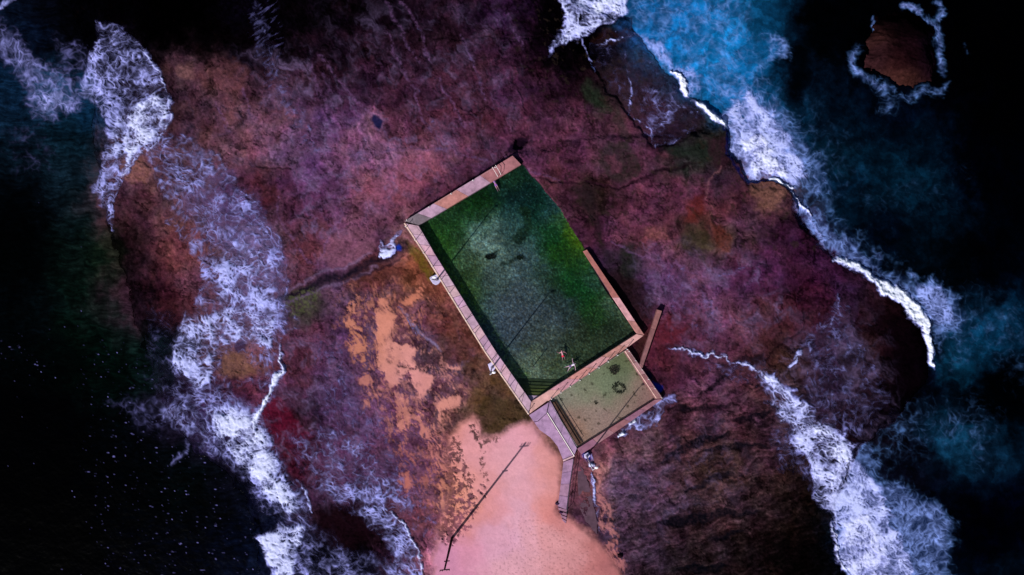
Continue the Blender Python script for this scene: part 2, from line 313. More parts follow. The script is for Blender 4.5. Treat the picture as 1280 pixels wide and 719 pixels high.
# ---------------------------------------------------------------- sand
SAND = [(540,790),(541,700),(549,660),(556,640),(563,606),(556,566),(560,545),(575,530),(592,522),(602,546),(625,544),(650,532),(664,532),(688,556),(700,580),(699,612),(697,640),(714,655),(738,666),(758,690),(778,722),(800,790),(900,1500),(400,1500)]
sand = polymask(SAND, 7, 0.9)
sd = np.zeros(X.shape, np.float32)
for pts, dn in [
 ([(476,366),(494,380),(492,406),(486,422),(502,428),(518,440),(522,456),(510,462),(502,482),(488,488),(476,462),(468,430),(467,398),(470,378)], .95),
 ([(438,368),(446,398),(458,420),(455,440),(464,470),(478,496),(464,504),(452,480),(446,450),(434,440),(428,432),(438,424),(430,404),(432,380)], .72),
 ([(510,458),(530,462),(544,474),(537,490),(522,497),(510,480)], 1.0),
 ([(543,512),(552,500),(577,492),(575,506),(562,510),(552,528),(545,522)], 1.0),
 ([(490,486),(512,498),(522,520),(514,545),(498,538),(492,510)], .7),
 ([(500,378),(512,362),(532,356),(528,370),(510,382)], .8),
 ([(560,455),(574,460),(576,464),(562,461)], 1.1),
 ([(575,540),(582,530),(594,524),(602,538),(598,552)], 1.0),
 ([(515,500),(540,520),(556,560),(566,600),(560,650),(545,640),(548,600),(530,560),(515,530)], .62),
 ([(496,590),(512,588),(518,606),(508,620),(498,608)], .85),
 ([(448,500),(456,498),(460,508),(452,512)], .9),
 ([(738,585),(750,580),(760,610),(762,640),(774,680),(786,720),(770,720),(755,690),(748,650),(744,610)], .6),
 ]:
    sd = np.maximum(sd, dn*polymask(pts, 7, 1.1))
brk = uni(fbm(X + 4*W2x, Y + 4*W2y, 17, 5, 501, 0.7) + .75*st_bl + .35*n_fine)
thinz = polymask([(425,345),(470,352),(520,345),(560,360),(530,420),(575,455),(590,500),(560,540),(560,600),(552,650),(520,640),(500,600),(470,540),(440,470),(420,410)], 18, 1)
sd = np.maximum(sd*(.9+.25*n_mid), thinz*.31)
sandp = sstep(-.24, .22, sd - 0.22 - brk*0.60)*np.clip(.45 + .6*sd, 0, .95)
# dark weed wrack lying on the sand
wr = np.zeros(X.shape, np.float32)
for pts, w, dn in [([(560,545),(572,575),(580,600),(586,630),(584,642)], 22, .55), ([(601,556),(603,575),(606,600),(604,622)], 7, .45), ([(552,560),(560,620),(566,660),(562,672)], 24, .75), ([(568,655),(585,660)], 10, .6), ([(590,536),(600,552),(618,548)], 10, .6),([(544,640),(556,668)],14,.8)]:
    wr = np.maximum(wr, dn*linemask(pts, w, 5, 1))
wrm = sstep(-.1, .1, wr - uni(fbm(X, Y, 6.5, 4, 511, .7))*0.8 - .1)
sandm = np.clip(np.maximum(sand, sandp), 0, 1)*(1-wrm*sand*.85)
SP = """560 560 dc8878;600 560 e0928c;650 550 e09494;690 570 d88878;640 580 e29a96;600 600 dd8c80;570 620 e28a68;575 650 da8270;620 640 dc8a84;660 610 e09a9a;680 610 dd8a7a;685 640 d98070;650 650 e0a0a4;620 680 dc98a0;580 690 d88890;560 710 cc8090;640 710 df9a96;690 670 e09890;720 680 d88c80;705 655 c87468;740 690 b8685c;720 700 d08880;760 715 b0645c;480 400 d88468;500 450 dc8c78;525 480 dc8a7c;560 510 dc8a70;450 440 c87450;460 490 c07060;510 520 cc7860;752 620 a8645c;600 800 d8948c;700 800 c88478;520 370 c87050;540 600 c87058;505 600 c86c58;546 560 c87060"""
spb_ = fbm(X, Y, 2.4, 2, 533, .8)
scol = survey(SP, 12, X + 10*W1x, Y + 10*W1y, 400, 820, 340, 860)
scol = scol * np.exp(0.07*n_fine + 0.09*n_mid + .05*spb_)[..., None] * np.array([.90, 1.03, 1.26], np.float32)
dampw = sstep(.99, .55, sand)*sand*sstep(-.4, .4, n_mid+.2)
scol = blend(scol, dampw, 'b0706a', .7)
spk = uni(fbm(X, Y, 2.6, 2, 531))
ft = polymask([(650,640),(700,655),(745,690),(760,740),(600,740),(620,690)], 14, 1)
scol *= (1 - 0.32*sstep(.80, .97, spk)*ft)[..., None]
rip = streak(0.9, 0.5, 8, 2.2, 541); scol *= (1 - 0.07*sstep(.2, .7, rip))[..., None]
ground = rock*(1-sandm[..., None]) + scol*sandm[..., None]
# foreshore south of the frame simply goes on as beach
ground = ground

# ---------------------------------------------------------------- pool beds
PP = """535 290 24461a;545 310 284a18;560 270 18301a;600 240 0a240c;640 225 16301c;640 240 06181a;665 250 08201c;600 290 5c7e76;620 310 5e8074;580 330 3e5438;640 280 2c4a48;640 300 2a4640;680 260 0a2a1a;690 290 0c3018;700 310 14360f;590 350 2e4420;620 350 3a5050;660 330 36505a;650 380 3a4656;690 340 1c3a24;715 350 0e3414;730 370 0e3014;700 390 2c3a48;640 420 364252;680 420 3a4642;740 390 1c3a16;765 405 222e1c;780 415 2a3224;720 430 2e3826;660 470 56624e;690 460 48543c;680 480 505c44;720 320 203c14;722 300 465c10;700 278 2c4a24;690 262 26404a;570 290 1c3c16;600 262 123010;740 420 2a3222;750 340 2a4438;770 380 3a4c3c"""
pcol = survey(PP, 9, X + 9*W1x + 3*W2x, Y + 9*W1y + 3*W2y, 500, 830, 190, 580)
strip = linemask([(545,320),(565,350),(590,372),(600,395),(622,425),(640,455),(655,475)], 10, 6, 1.2)
pcol = blend(pcol, strip*np.clip(.5+.9*n_fine+.5*n_mid,0,1), '46600c', .75)
pcol = blend(pcol, linemask([(655,435),(675,445),(690,462),(702,450)], 9, 5, 1.2)*np.clip(.4+.9*n_fine,0,1), '505c18', .6)
for pts, w in [([(608,325),(614,320),(622,315)], 5), ([(628,330),(645,322)], 6), ([(650,300),(660,280),(655,262)], 12), ([(604,290),(606,294)], 4)]:
    pcol = blend(pcol, linemask(pts, w, 2.5, .8), '0e2010', .8)
spb = fbm(X, Y, 2.4, 2, 551, .8); spc = fbm(X, Y, 3.4, 3, 561, .8)
q1, q2, _c = worley((X + 3*W2x)/5.5, (Y + 3*W2y)/5, 917); pweb = np.exp(-((q2-q1)/.22)**2)
pcol = 1.9*pcol*np.exp(0.80*spb + 0.45*n_mid + 0.60*n_fine + .45*(pweb-.4))[..., None]
pg = (polymask([(570,300),(620,270),(680,330),(730,400),(690,480),(660,480),(620,400)], 22, 1)*.40)[..., None]; pcol = pcol*(1-pg) + (pcol.mean(-1, keepdims=True)*np.array([1.15,1.15,1.05], np.float32))*pg
pcol[..., 0] *= np.exp(.28*spc); pcol[..., 2] *= np.exp(-.32*spc)
pcol = blend(pcol, sstep(.94, .99, uni(spb))*sstep(.02,.05,pcol[...,2])*(np.abs(pool-1) < .5), '7aa0a0', .18)
WP = """700 500 727a5e;740 480 6c7450;780 455 545c38;740 520 84745e;720 540 8a6c50;790 490 7c6e54;760 530 846e5a;810 500 7c5e50;700 520 8a6850;770 475 66704e"""
wcol = survey(WP, 12, X + 8*W1x, Y + 8*W1y, 660, 850, 420, 590)
wcol = np.array([2.6,2.55,3.3],np.float32)*wcol*np.exp(0.10*n_mid + 0.10*n_fine + .08*spb)[..., None]
wcol = blend(wcol, sstep(.93, .99, uni(fbm(X, Y, 8, 3, 571)))*0.7, '3c3824', 1)
pm = sstep(.3, .7, pool)[..., None]; ground = ground*(1-pm) + pcol*pm
wm = sstep(.3, .7, wade)[..., None]; ground = ground*(1-wm) + wcol*wm

# ---------------------------------------------------------------- heights
z = 0.42 + 0.16*n_big + 0.075*n_mid + 0.028*n_fine + 0.04*st + .05*plate2*sstep(-.2, .5, n_big) - .06*joint
z += 0.05*sstep(.2, .8, uni(fbm(X, Y, 30, 2, 601)))  # shallow terraces
z -= 0.10*crkm
z = z*(1-sandm) + (0.48 + 0.05*n_big + 0.006*n_fine - .01*ft*sstep(.8,.95,spk))*sandm
low = polymask([(740,84),(792,150),(815,182),(850,180),(892,152),(835,86),(800,20),(735,46)], 2.5, .8)
z -= 0.28*low
z += 0.30*polymask([(648,196),(700,180),(760,170),(880,170),(905,150),(912,190),(935,230),(985,240),(1010,300),(940,330),(860,300),(760,350),(740,330),(700,270),(660,215)], 5, 1)
for pts, w, hx, op, tp in CRACK[:18]:
    z -= 0.12*linemask(pts, w, 1.5, .9, bool(tp))
z -= .6*sstep(10, 6, np.hypot(WX-650, WY-177))
z = z*(1 - sstep(0, .5, np.maximum(slopeL, slopeR)))
z = z*(1-sstep(.5, 1, sea)) + (-2.6 + .3*n_big)*sstep(.5, 1, sea)
z = z - 0.0
zp = 0.16 + 0.05*n_mid + 0.02*n_fine + 0.30*sstep(0, 70, (X-650)*0.82 - (Y-205)*0.57 + 0)*0 
rside = sstep(60, 6, np.abs(((X-650)*0.82 + (Y-205)*(-0.57))))  # near the natural rock side
zp = zp + 0.36*rside*sstep(420, 300, Y)
z = z*(1-pool) + zp*pool
zw = 0.48 + 0.01*n_mid
z = z*(1-wade) + zw*wade
# level the bed under the concrete
def flat(pts, zz, f=3):
    global z
    m = polymask(pts, f, 0); m = m*(1-np.maximum(sstep(.01,.5,pool), sstep(.01,.5,wade))); z = z*(1-m) + np.minimum(z, zz)*m
flat([(504,274),(645,192),(656,208),(525,285)], 0.62)
flat([(502,276),(524,276),(668,500),(664,520),(650,508)], 0.62)
flat([(655,505),(806,414),(832,498),(715,580),(690,560)], 0.55)
flat([(726,312),(738,312),(806,420),(796,424)], 0.62)
Zt = z.astype(np.float32)

# ---------------------------------------------------------------- foam
FO = [ # polygon, density, feather
 ([(118,32),(135,24),(160,44),(185,64),(200,95),(210,125),(216,145),(205,160),(190,180),(165,205),(150,225),(142,252),(139,290),(128,262),(112,236),(126,190),(132,160),(118,130),(100,115),(95,100),(112,60)], .60, 4),
 ([(165,130),(190,110),(212,128),(217,145),(200,165),(180,190),(155,215),(148,200),(150,165)], .92, 8),
 ([(135,140),(160,135),(175,160),(150,200),(130,200)], .75, 10),
 ([(-10,20),(20,48),(50,75),(90,95),(108,108),(96,135),(60,148),(32,142),(28,112),(8,80),(-20,50)], .42, 9),
 ([(38,118),(70,105),(92,118),(80,138),(45,142)], .62, 8),
 ([(92,50),(112,60),(100,100),(70,80),(60,50)], .22, 12),
 ([(10,160),(45,150),(60,200),(30,215),(12,195)], .13, 18),
 ([(176,180),(200,160),(240,170),(270,195),(300,230),(330,270),(350,310),(357,350),(356,400),(350,440),(330,432),(300,400),(270,420),(232,420),(238,380),(250,330),(214,290),(200,250),(192,215)], .50, 4),
 ([(200,195),(240,190),(270,230),(290,300),(250,310),(215,270)], .50, 12),
 ([(255,320),(300,290),(345,320),(354,360),(350,420),(315,430),(270,400)], .66, 12),
 ([(210,430),(230,392),(300,380),(345,400),(340,440),(300,430),(270,440),(268,480),(240,492),(220,462)], .74, 6),
 ([(212,420),(290,436),(350,436),(345,496),(322,520),(250,512),(206,498)], .46, 8),
 ([(300,560),(350,590),(392,630),(372,650),(330,640),(300,600)], .45, 12),
 ([(190,512),(225,500),(270,498),(310,500),(330,520),(345,555),(352,580),(372,610),(386,632),(378,660),(345,650),(318,610),(285,585),(240,552),(205,530)], .56, 9),
 ([(250,508),(300,505),(330,525),(345,560),(352,590),(378,625),(370,650),(335,630),(300,585),(262,545)], .92, 12),
 ([(130,505),(200,495),(230,540),(180,535)], .20, 12),
 ([(296,520),(330,520),(346,560),(345,600),(320,600),(300,560)], .93, 12),
 ([(318,672),(350,655),(380,660),(372,700),(366,760),(345,730),(330,700)], .88, 5),
 ([(360,545),(410,540),(460,555),(500,600),(515,640),(450,640),(400,625),(380,590)], .54, 14),
 ([(400,540),(430,530),(450,560),(440,590),(410,570)], .5, 10),
 ([(440,640),(465,630),(490,638),(505,655),(520,680),(534,740),(500,740),(488,690),(462,662)], .60, 5),
 ([(372,640),(440,690),(500,700),(520,760),(360,760)], .50, 12),
 ([(390,425),(425,425),(455,500),(505,560),(530,610),(560,690),(540,690),(490,620),(430,570),(395,500)], .30, 16),
 ([(400,560),(470,560),(520,620),(545,690),(500,650),(440,620)], .40, 14),
 ([(180,380),(240,395),(220,470),(250,520),(200,515),(180,450)], .22, 12),
 ([(318,-20),(332,20),(342,70),(352,100),(380,120),(392,160),(402,190),(388,200),(366,160),(345,125),(325,80),(312,20)], .30, 8),
 ([(380,60),(440,90),(480,130),(520,175),(600,200),(560,205),(470,190),(400,190),(380,120)], .10, 20),
 ([(474,298),(484,302),(500,294),(498,306),(488,318),(474,322)], .88, 2),
 ([(500,284),(512,290),(498,300),(492,294)], .4, 3),
 ([(688,-20),(795,-20),(782,18),(760,34),(735,44),(705,55),(686,66),(690,46),(706,26)], .84, 4),
 ([(742,-20),(778,-20),(775,18),(752,28),(742,14)], 1.05, 5),
 ([(780,-20),(932,-20),(950,50),(970,100),(965,150),(910,112),(862,96),(832,62),(800,40),(778,25)], .25, 20),
 ([(795,30),(825,45),(850,75),(880,100),(870,118),(838,90),(812,62)], .58, 8),
 ([(900,138),(935,112),(965,135),(990,170),(1010,208),(1006,236),(986,230),(960,226),(936,226),(920,198),(910,166)], .78, 8),
 ([(862,96),(905,100),(935,92),(990,140),(1030,195),(1044,245),(1010,250),(1000,215),(960,150),(910,128)], .42, 16),
 ([(925,170),(960,165),(985,200),(1000,225),(960,224),(940,215)], 1.0, 8),
 ([(985,232),(1010,245),(1045,285),(1092,318),(1130,350),(1070,334),(1034,316),(1010,292),(993,268)], .44, 8),
 ([(1010,200),(1050,260),(1090,310),(1130,330),(1060,300),(1020,260)], .25, 14),
 ([(1085,330),(1130,345),(1160,358),(1196,360),(1214,388),(1202,420),(1178,436),(1155,392),(1110,356)], .40, 12),
 ([(1140,340),(1180,355),(1200,400),(1175,420),(1150,380)], .60, 8),
 ([(735,50),(795,28),(830,84),(870,128),(888,150),(850,178),(817,182),(790,146),(745,90)], .19, 4),
 ([(800,110),(830,100),(860,120),(840,160),(818,178),(800,150)], .38, 6),
 ([(935,455),(960,462),(990,490),(1020,515),(1056,545),(1078,575),(1104,612),(1120,650),(1140,690),(1155,760),(1070,760),(1048,690),(1040,650),(1020,620),(1010,580),(985,540),(958,492)], .80, 6),
 ([(1000,510),(1045,540),(1070,575),(1075,600),(1040,580),(1015,550)], .93, 8),
 ([(1045,650),(1085,640),(1115,680),(1125,750),(1068,750),(1052,700)], .90, 8),
 ([(960,530),(1000,545),(1030,620),(1000,600),(970,580)], .35, 8),
 ([(1090,602),(1140,612),(1182,636),(1198,660),(1188,700),(1205,750),(1140,750),(1112,670)], .46, 13),
 ([(1000,425),(1050,366),(1068,395),(1085,450),(1115,500),(1090,545),(1055,545),(1010,505)], .32, 8),
 ([(1110,500),(1160,500),(1170,560),(1110,590),(1080,560)], .17, 24),
 ([(1150,510),(1215,500),(1250,525),(1250,570),(1235,585),(1190,560)], .17, 22),
 ([(1190,360),(1290,390),(1290,480),(1230,450),(1180,470)], .13, 26),
 ([(1080,220),(1150,220),(1200,215),(1180,260),(1110,270),(1060,250)], .08, 30),
 ([(955,38),(985,45),(992,70),(965,75)], .38, 7),
 ([(930,160),(1010,120),(1060,170),(1080,230),(1050,260),(1010,220)], .12, 28),
 ([(825,330),(862,318),(902,360),(905,420),(862,424),(832,392)], .22, 12),
 ([(768,540),(800,520),(828,500),(840,510),(815,530),(780,548)], .66, 3),
 ([(826,496),(846,490),(852,508),(836,514)], .5, 4),
 ([(727,566),(736,572),(748,562),(744,580),(732,582)], .6, 3),
 ([(870,440),(935,455),(940,480),(910,480),(880,460)], .30, 6),
 ([(640,186),(600,205),(560,225),(540,240),(560,215),(600,196)], .2, 5),
 ([(1060,560),(1090,555),(1110,600),(1080,600)], .35, 8),
]
FL = [ # polyline, width, density, feather
 ([(120,28),(150,42),(180,62),(198,90),(207,120),(217,143),(205,158),(190,180),(165,205),(150,222),(142,248),(138,290)], 5, .85, 2.5),
 ([(0,2),(10,-2),(-10,12)], 8, .7, 3),
 ([(268,194),(285,212),(293,225)], 9, .62, 3),
 ([(290,225),(308,240),(330,270),(350,310),(357,350),(356,400)], 5, .62, 3),
 ([(350,425),(352,455),(340,488),(326,505),(318,528),(326,548)], 8, 1.1, 3),
 ([(320,520),(322,560),(330,590)], 16, .95, 7),
 ([(372,600),(384,625),(388,640)], 5, .8, 2.5),
 ([(470,636),(490,640),(503,656),(517,682),(527,708),(530,740)], 5, .95, 2),
 ([(480,588),(495,610),(505,640)], 5, .42, 3),
 ([(320,0),(334,50),(341,90),(350,110)], 4, .5, 2.5),
 ([(360,130),(380,150),(388,170),(392,190)], 7, .5, 3),
 ([(480,0),(515,60),(535,75),(560,140),(575,170)], 5, .2, 4),
 ([(520,30),(535,70)], 3, .25, 2),
 ([(575,40),(595,85),(606,125)], 4, .25, 3),
 ([(490,70),(520,110),(545,160)], 4, .22, 3),
 ([(390,200),(440,192),(490,186),(540,183),(600,198),(630,190)], 7, .28, 4),
 ([(838,88),(850,97),(860,108),(866,116)], 9, 1.3, 2),
 ([(867,124),(885,135),(903,149),(912,158)], 10, 1.3, 2.5),
 ([(966,226),(980,231),(995,232)], 6, 1.3, 3),
 ([(992,238),(1004,252),(1014,268)], 3, 1.1, 1.5),
 ([(990,236),(1004,254),(1018,278),(1030,302),(1042,318)], 8, .72, 5),
 ([(1040,321),(1065,329),(1085,342),(1108,358)], 10, 1.3, 4),
 ([(1085,342),(1112,361),(1136,378),(1152,397),(1162,418)], 17, 1.5, 4),
 ([(1156,402),(1165,428),(1170,456)], 8, 1.4, 3),
 ([(727,50),(736,70),(743,88)], 4, .62, 2),
 ([(783,62),(786,90),(790,120),(788,143),(804,152),(814,160),(818,180)], 3, .66, 1.6),
 ([(852,90),(838,98),(828,108),(815,135),(812,155)], 3, .5, 2),
 ([(746,54),(762,50),(778,44)], 3, .8, 1.6),
 ([(843,118),(838,135),(828,152),(818,166)], 4, .55, 2),
 ([(818,180),(840,178),(862,166)], 3, .5, 2),
 ([(842,128),(860,138),(882,140)], 3, .6, 2),
 ([(835,436),(852,436),(868,441),(880,447),(894,440),(908,445),(920,453)], 5, 1.0, 2.2),
 ([(915,450),(940,460),(962,474),(985,492),(1008,512)], 6, .95, 3),
 ([(1040,650),(1046,675),(1054,700),(1066,730)], 6, 1.15, 3),
 ([(1050,368),(1047,390),(1036,405),(1027,415)], 3, .62, 2),
 ([(1002,439),(994,448),(986,460)], 6, .75, 2.5),
 ([(1018,430),(1014,442)], 5, .55, 2.5),
 ([(1160,20),(1170,28),(1178,42),(1177,60),(1183,80),(1182,92)], 7, .62, 6),
 ([(1095,20),(1097,33),(1108,35)], 4, .5, 3),
 ([(1136,6),(1148,8),(1154,14)], 10, .6, 4),
 ([(1175,0),(1182,14),(1178,24)], 6, .5, 4),
 ([(1078,55),(1068,68),(1070,82),(1085,96),(1104,106),(1120,110)], 8, .60, 7),
 ([(1095,112),(1110,118),(1118,132),(1106,135)], 12, .34, 9),
 ([(1118,122),(1140,120),(1160,112),(1180,112),(1190,100)], 8, .40, 7),
 ([(1210,55),(1212,65)], 5, .2, 4),
 ([(845,320),(852,335),(880,343),(905,345),(925,335),(950,328)], 6, .35, 3),
 ([(765,546),(790,534),(812,516),(824,506)], 3, .85, 2),
 ([(772,544),(778,541)], 5, 1.3, 2),
 ([(788,533),(793,529)], 5, 1.2, 2),
 ([(733,588),(738,600),(744,618),(746,640),(750,668)], 3.4, .85, 1.6),
 ([(744,612),(745,626)], 6, .8, 2),
 ([(736,577),(741,579)], 5, 1.0, 2),
 ([(800,520),(812,510)], 3, .9, 1.5),
 ([(360,386),(372,404),(352,420)], 8, .5, 5),
 ([(450,545),(465,562),(480,585),(498,612)], 5, .5, 3),
 ([(396,420),(392,460),(396,520),(408,545)], 3, .4, 2.5),
 ([(500,384),(506,398),(522,418),(540,430)], 2.6, .55, 1.8),
 ([(232,548),(228,568),(216,578)], 4, .35, 4),
]
dens = np.zeros(X.shape, np.float32)
for pts, d, f in FO: dens = np.maximum(dens, d*polymask(pts, f*1.15, 1.3 if np.mean([q[0] for q in pts]) < 700 else 2.0))
for pts, w, d, f in FL: dens = np.maximum(dens, d*linemask(pts, w, f, 1.1, len(pts) > 3))
dens *= (1 - np.clip(pool*3, 0, 1))*(1 - np.clip(wade*3, 0, 1))
# lace of foam: wavering filaments at three sizes over a broken body
vx = fbm(X, Y, 22, 2, 771, .5); vy = fbm(X, Y, 22, 2, 781, .5); vx2 = fbm(X, Y, 8, 1, 773); vy2 = fbm(X, Y, 8, 1, 783)
vbx = fbm(X, Y, 60, 1, 775); vby = fbm(X, Y, 60, 1, 785)
ux = X + 5*vx + 2.2*vx2 + 10*vbx; uy = Y + 5*vy + 2.2*vy2 + 10*vby
p1 = sstep(-.35, .40, fbm(X, Y, 30, 3, 791, .5)); p2 = sstep(-.45, .35, fbm(X, Y, 12, 2, 797, .5))
def net(sc, sy, w, seed):
    g1, g2, _c = worley(ux/sc, uy/sy, seed); return np.exp(-np.abs((g2-g1)/w)**1.5)
FA = net(14, 11, .15, 901)*(.35+.65*p2); FB = net(7.5, 6, .24, 903)*(.3+.7*p1); FC = net(4.4, 3.6, .34, 907)
tatter = fbm(X, Y, 13, 3, 911, .6)
den2 = np.clip(dens*(1 + 0.25*n_mid + .20*n_big + .25*(p1-.5)) + .22*tatter*sstep(0, .15, dens)*sstep(.95, .3, dens), 0, 1.4)
on = sstep(0.0, 0.28, dens + .10*n_mid*(dens<.4) + .04*n_fine)*(dens > .004)
ld = np.clip(den2*1.25, 0, 1)
web = 1-(1-FA*np.clip(.35+.8*ld, 0, 1))*(1-FB*np.clip(-.05+1.1*ld, 0, 1))*(1-.8*FC*np.clip(-.3+1.2*ld, 0, 1))
body = sstep(.62, 1.20, den2 + .16*n_fine + .16*n_mid + .10*spb + .34*(web-.55))
haze = .05*np.clip(den2, 0, 1)*(.3+1.1*p2)
foam = (1-(1-web**1.35*np.clip(.35+.65*ld, 0, 1))*(1-body)*(1-haze))*on
calm = np.clip(sstep(.2, .8, polymask([(272,444),(292,440),(312,452),(320,468),(304,478),(282,470)], 5, 1)) + polymask([(286,484),(312,478),(334,486),(322,502),(296,500)], 5, 1), 0, 1)
foam = foam*(1-.85*calm)
foam = np.maximum(foam, np.clip((dens-.86+.30*n_fine+.25*tatter)*2.6, 0, 1)*(dens > .8))
# streaming fans above the left wave
fan = polymask([(318,-20),(345,-20),(356,110),(396,190),(380,190),(322,90),(305,30)], 8, 1)
a_, b_ = rot(X, Y, .8, -.55, 1, 1)
foam = np.maximum(foam, fan*0.42*sstep(.4, 1.0, uni(fbm(a_/4, b_, 3.6, 2, 731, .5)))*sstep(-.5,.4,n_mid))
# sun sparkle on the dark left sea, painted as long level foam flecks
fz = perlin(X/7.5 + .4*W2x, Y/1.9 + .5*W2y, 741) + .5*perlin(X/3.4, Y/1.6, 745); fz2 = fbm(X, Y/.6, 44, 3, 751); fz3 = fbm(X, Y, 9, 3, 755)
zone = np.maximum.reduce([polymask(q, 26, 1)*d_ for q, d_ in [([(90,420),(230,440),(300,560),(340,740),(120,740),(90,560)], .85), ([(-20,410),(60,400),(70,480),(-20,490)], .8), ([(30,380),(110,390),(90,450),(30,430)], .5), ([(110,520),(260,530),(300,600),(130,600)], 1.0), ([(20,240),(120,260),(140,400),(30,380)], .25), ([(-20,430),(200,440),(240,740),(-20,740)], .30)]])
fl = sstep(.972, 1.008, uni(fz) + .035*(zone-1) + .02*fz3)*sstep(-.25, .5, fz2 + 1.4*(zone-.6))*seaL*(dens < .3)*sstep(0.02, .25, zone)
foam = np.maximum(foam, fl*(.10 + .55*sstep(-.05, .7, fz3)))
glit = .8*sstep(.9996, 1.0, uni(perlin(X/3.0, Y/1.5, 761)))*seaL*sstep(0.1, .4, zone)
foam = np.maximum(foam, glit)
foam = foam.astype(np.float32)

# water colour
wl = fbm(X, Y, 16, 4, 801, .6)
rp = fbm((X + 14*W1x)/4.6, Y + 5*W1y, 3.4, 3, 805, .6)
wcolr = base * np.exp(0.55*wl + 0.30*n_mid + 0.16*n_fine + .75*rp*seaL)[..., None]*(1+2.2*seaL*sstep(160, 240, Y)*sstep(470, 380, Y)*sstep(20, 90, X))[..., None]
LW = wcolr.mean(-1, keepdims=True); wcolr *= np.clip(LW/.03, .02, 1)**.40; wcolr *= (1-.35*sstep(960, 1040, X)*sstep(420, 300, Y))[..., None]
wcolr = blend(wcolr, linemask([(905,157),(911,176),(914,192),(924,216),(934,227),(965,229)], 4.5, 2, .8), '0c34b8', .9)
sw = uni(fbm(X + 18*W1x, Y + 18*W1y, 26, 5, 809, .62)); wcolr *= (.75 + .7*sstep(.4, 1, sw)*sstep(700, 820, X))[..., None]
fm = sstep(60, 400, np.maximum(np.maximum(-X, X-1280), np.maximum(-Y, Y-719)))[..., None]
wcolr = wcolr*(1-fm) + np.array([.004, .008, .018], np.float32)*fm
deep = sstep(.35, .65, sea)
# stir milky blue into the water under surf
milk = np.clip(dens*0.7-.12, 0, .5)*deep*sstep(600, 800, X)
wcolr = blend(wcolr, milk, '0f3a7a', .8)
alpha = np.maximum(deep, np.clip(foam, 0, 1))
film = sstep(0.02, .2, dens)*0.05 + .30*polymask([(290,215),(330,262),(354,310),(360,360),(356,420),(320,440),(270,430),(290,380),(285,320),(250,300),(225,250),(250,215)], 10, 1)*np.clip(.6+.6*n_mid, 0, 1)
alpha = np.maximum(alpha, film)
pal = hexlin('a8aef6').astype(np.float32)
fcol = np.ones(X.shape+(3,), np.float32)*pal
bri = np.clip((dens-.55)*1.6, 0, 1)[..., None]*(body*.85+.15)[..., None]
fcol = fcol*(1-bri) + hexlin('e6ecff').astype(np.float32)*bri
thin = np.clip(1.0-dens*1.3, 0, 1)[..., None]
fcol = fcol*(1-thin) + hexlin('8c88dc').astype(np.float32)*thin
bluew = (deep*sstep(600, 800, X)*np.clip(1-dens*1.15, 0, 1))[..., None]
fcol = fcol*(1-.8*bluew) + hexlin('4aa0ea').astype(np.float32)*.8*bluew
filmc = blend(base*.8, np.clip(film*3.2, 0, 1).astype(np.float32), '7468b0', .7)
seacol = wcolr*deep[..., None] + filmc*(1-deep[..., None])
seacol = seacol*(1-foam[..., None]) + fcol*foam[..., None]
wavez = 0.05*fbm(X, Y, 34, 3, 821) + 0.02*n_fine
zsea = np.maximum(wavez*deep - .02*(1-deep), Zt + 0.03)
zsea = zsea + 0.13*foam*np.clip(dens, 0, 1.2) + 0.30*np.clip(dens-.8, 0, .6)*(1+.6*n_fine+.6*tatter) + .05*web*np.clip(dens, 0, 1)
water = (alpha > .03) & (pool < .01) & (wade < .01)

# ---------------------------------------------------------------- mesh from grid
def sheet(name, mask_face, zz, col, extra=None, smooth=True):
    kk = (H + DAT - zz)/H*0 + 1.0
    idx = np.arange(NX*NY).reshape(NY, NX)
    a = idx[:-1, :-1][mask_face]; b = idx[1:, :-1][mask_face]; c = idx[1:, 1:][mask_face]; d = idx[:-1, 1:][mask_face]
    q = np.stack([a, b, c, d], 1)
    used, inv = np.unique(q.ravel(), return_inverse=True)
    me = bpy.data.meshes.new(name)
    nv = len(used); nf = len(q)
    co = np.empty((nv, 3), np.float32)
    co[:, 0] = (X.ravel()[used]-640)*S; co[:, 1] = (359.5-Y.ravel()[used])*S; co[:, 2] = zz.ravel()[used]
    me.vertices.add(nv); me.vertices.foreach_set('co', co.ravel())
    me.loops.add(nf*4); me.loops.foreach_set('vertex_index', inv.astype(np.int32).ravel())
    me.polygons.add(nf); me.polygons.foreach_set('loop_start', np.arange(0, nf*4, 4, dtype=np.int32))
    me.polygons.foreach_set('use_smooth', np.ones(nf, bool))
    at = me.color_attributes.new('tint', 'FLOAT_COLOR', 'POINT')
    c4 = np.ones((nv, 4), np.float32); c4[:, :3] = np.clip(col.reshape(-1, 3)[used]*KALB, 0, .9)
    at.data.foreach_set('color', c4.ravel())
    for nm, arr in (extra or {}).items():
        e = me.attributes.new(nm, 'FLOAT', 'POINT'); e.data.foreach_set('value', arr.ravel()[used].astype(np.float32))
    me.update(calc_edges=True)
    o = bpy.data.objects.new(name, me); COL.objects.link(o)
    return o

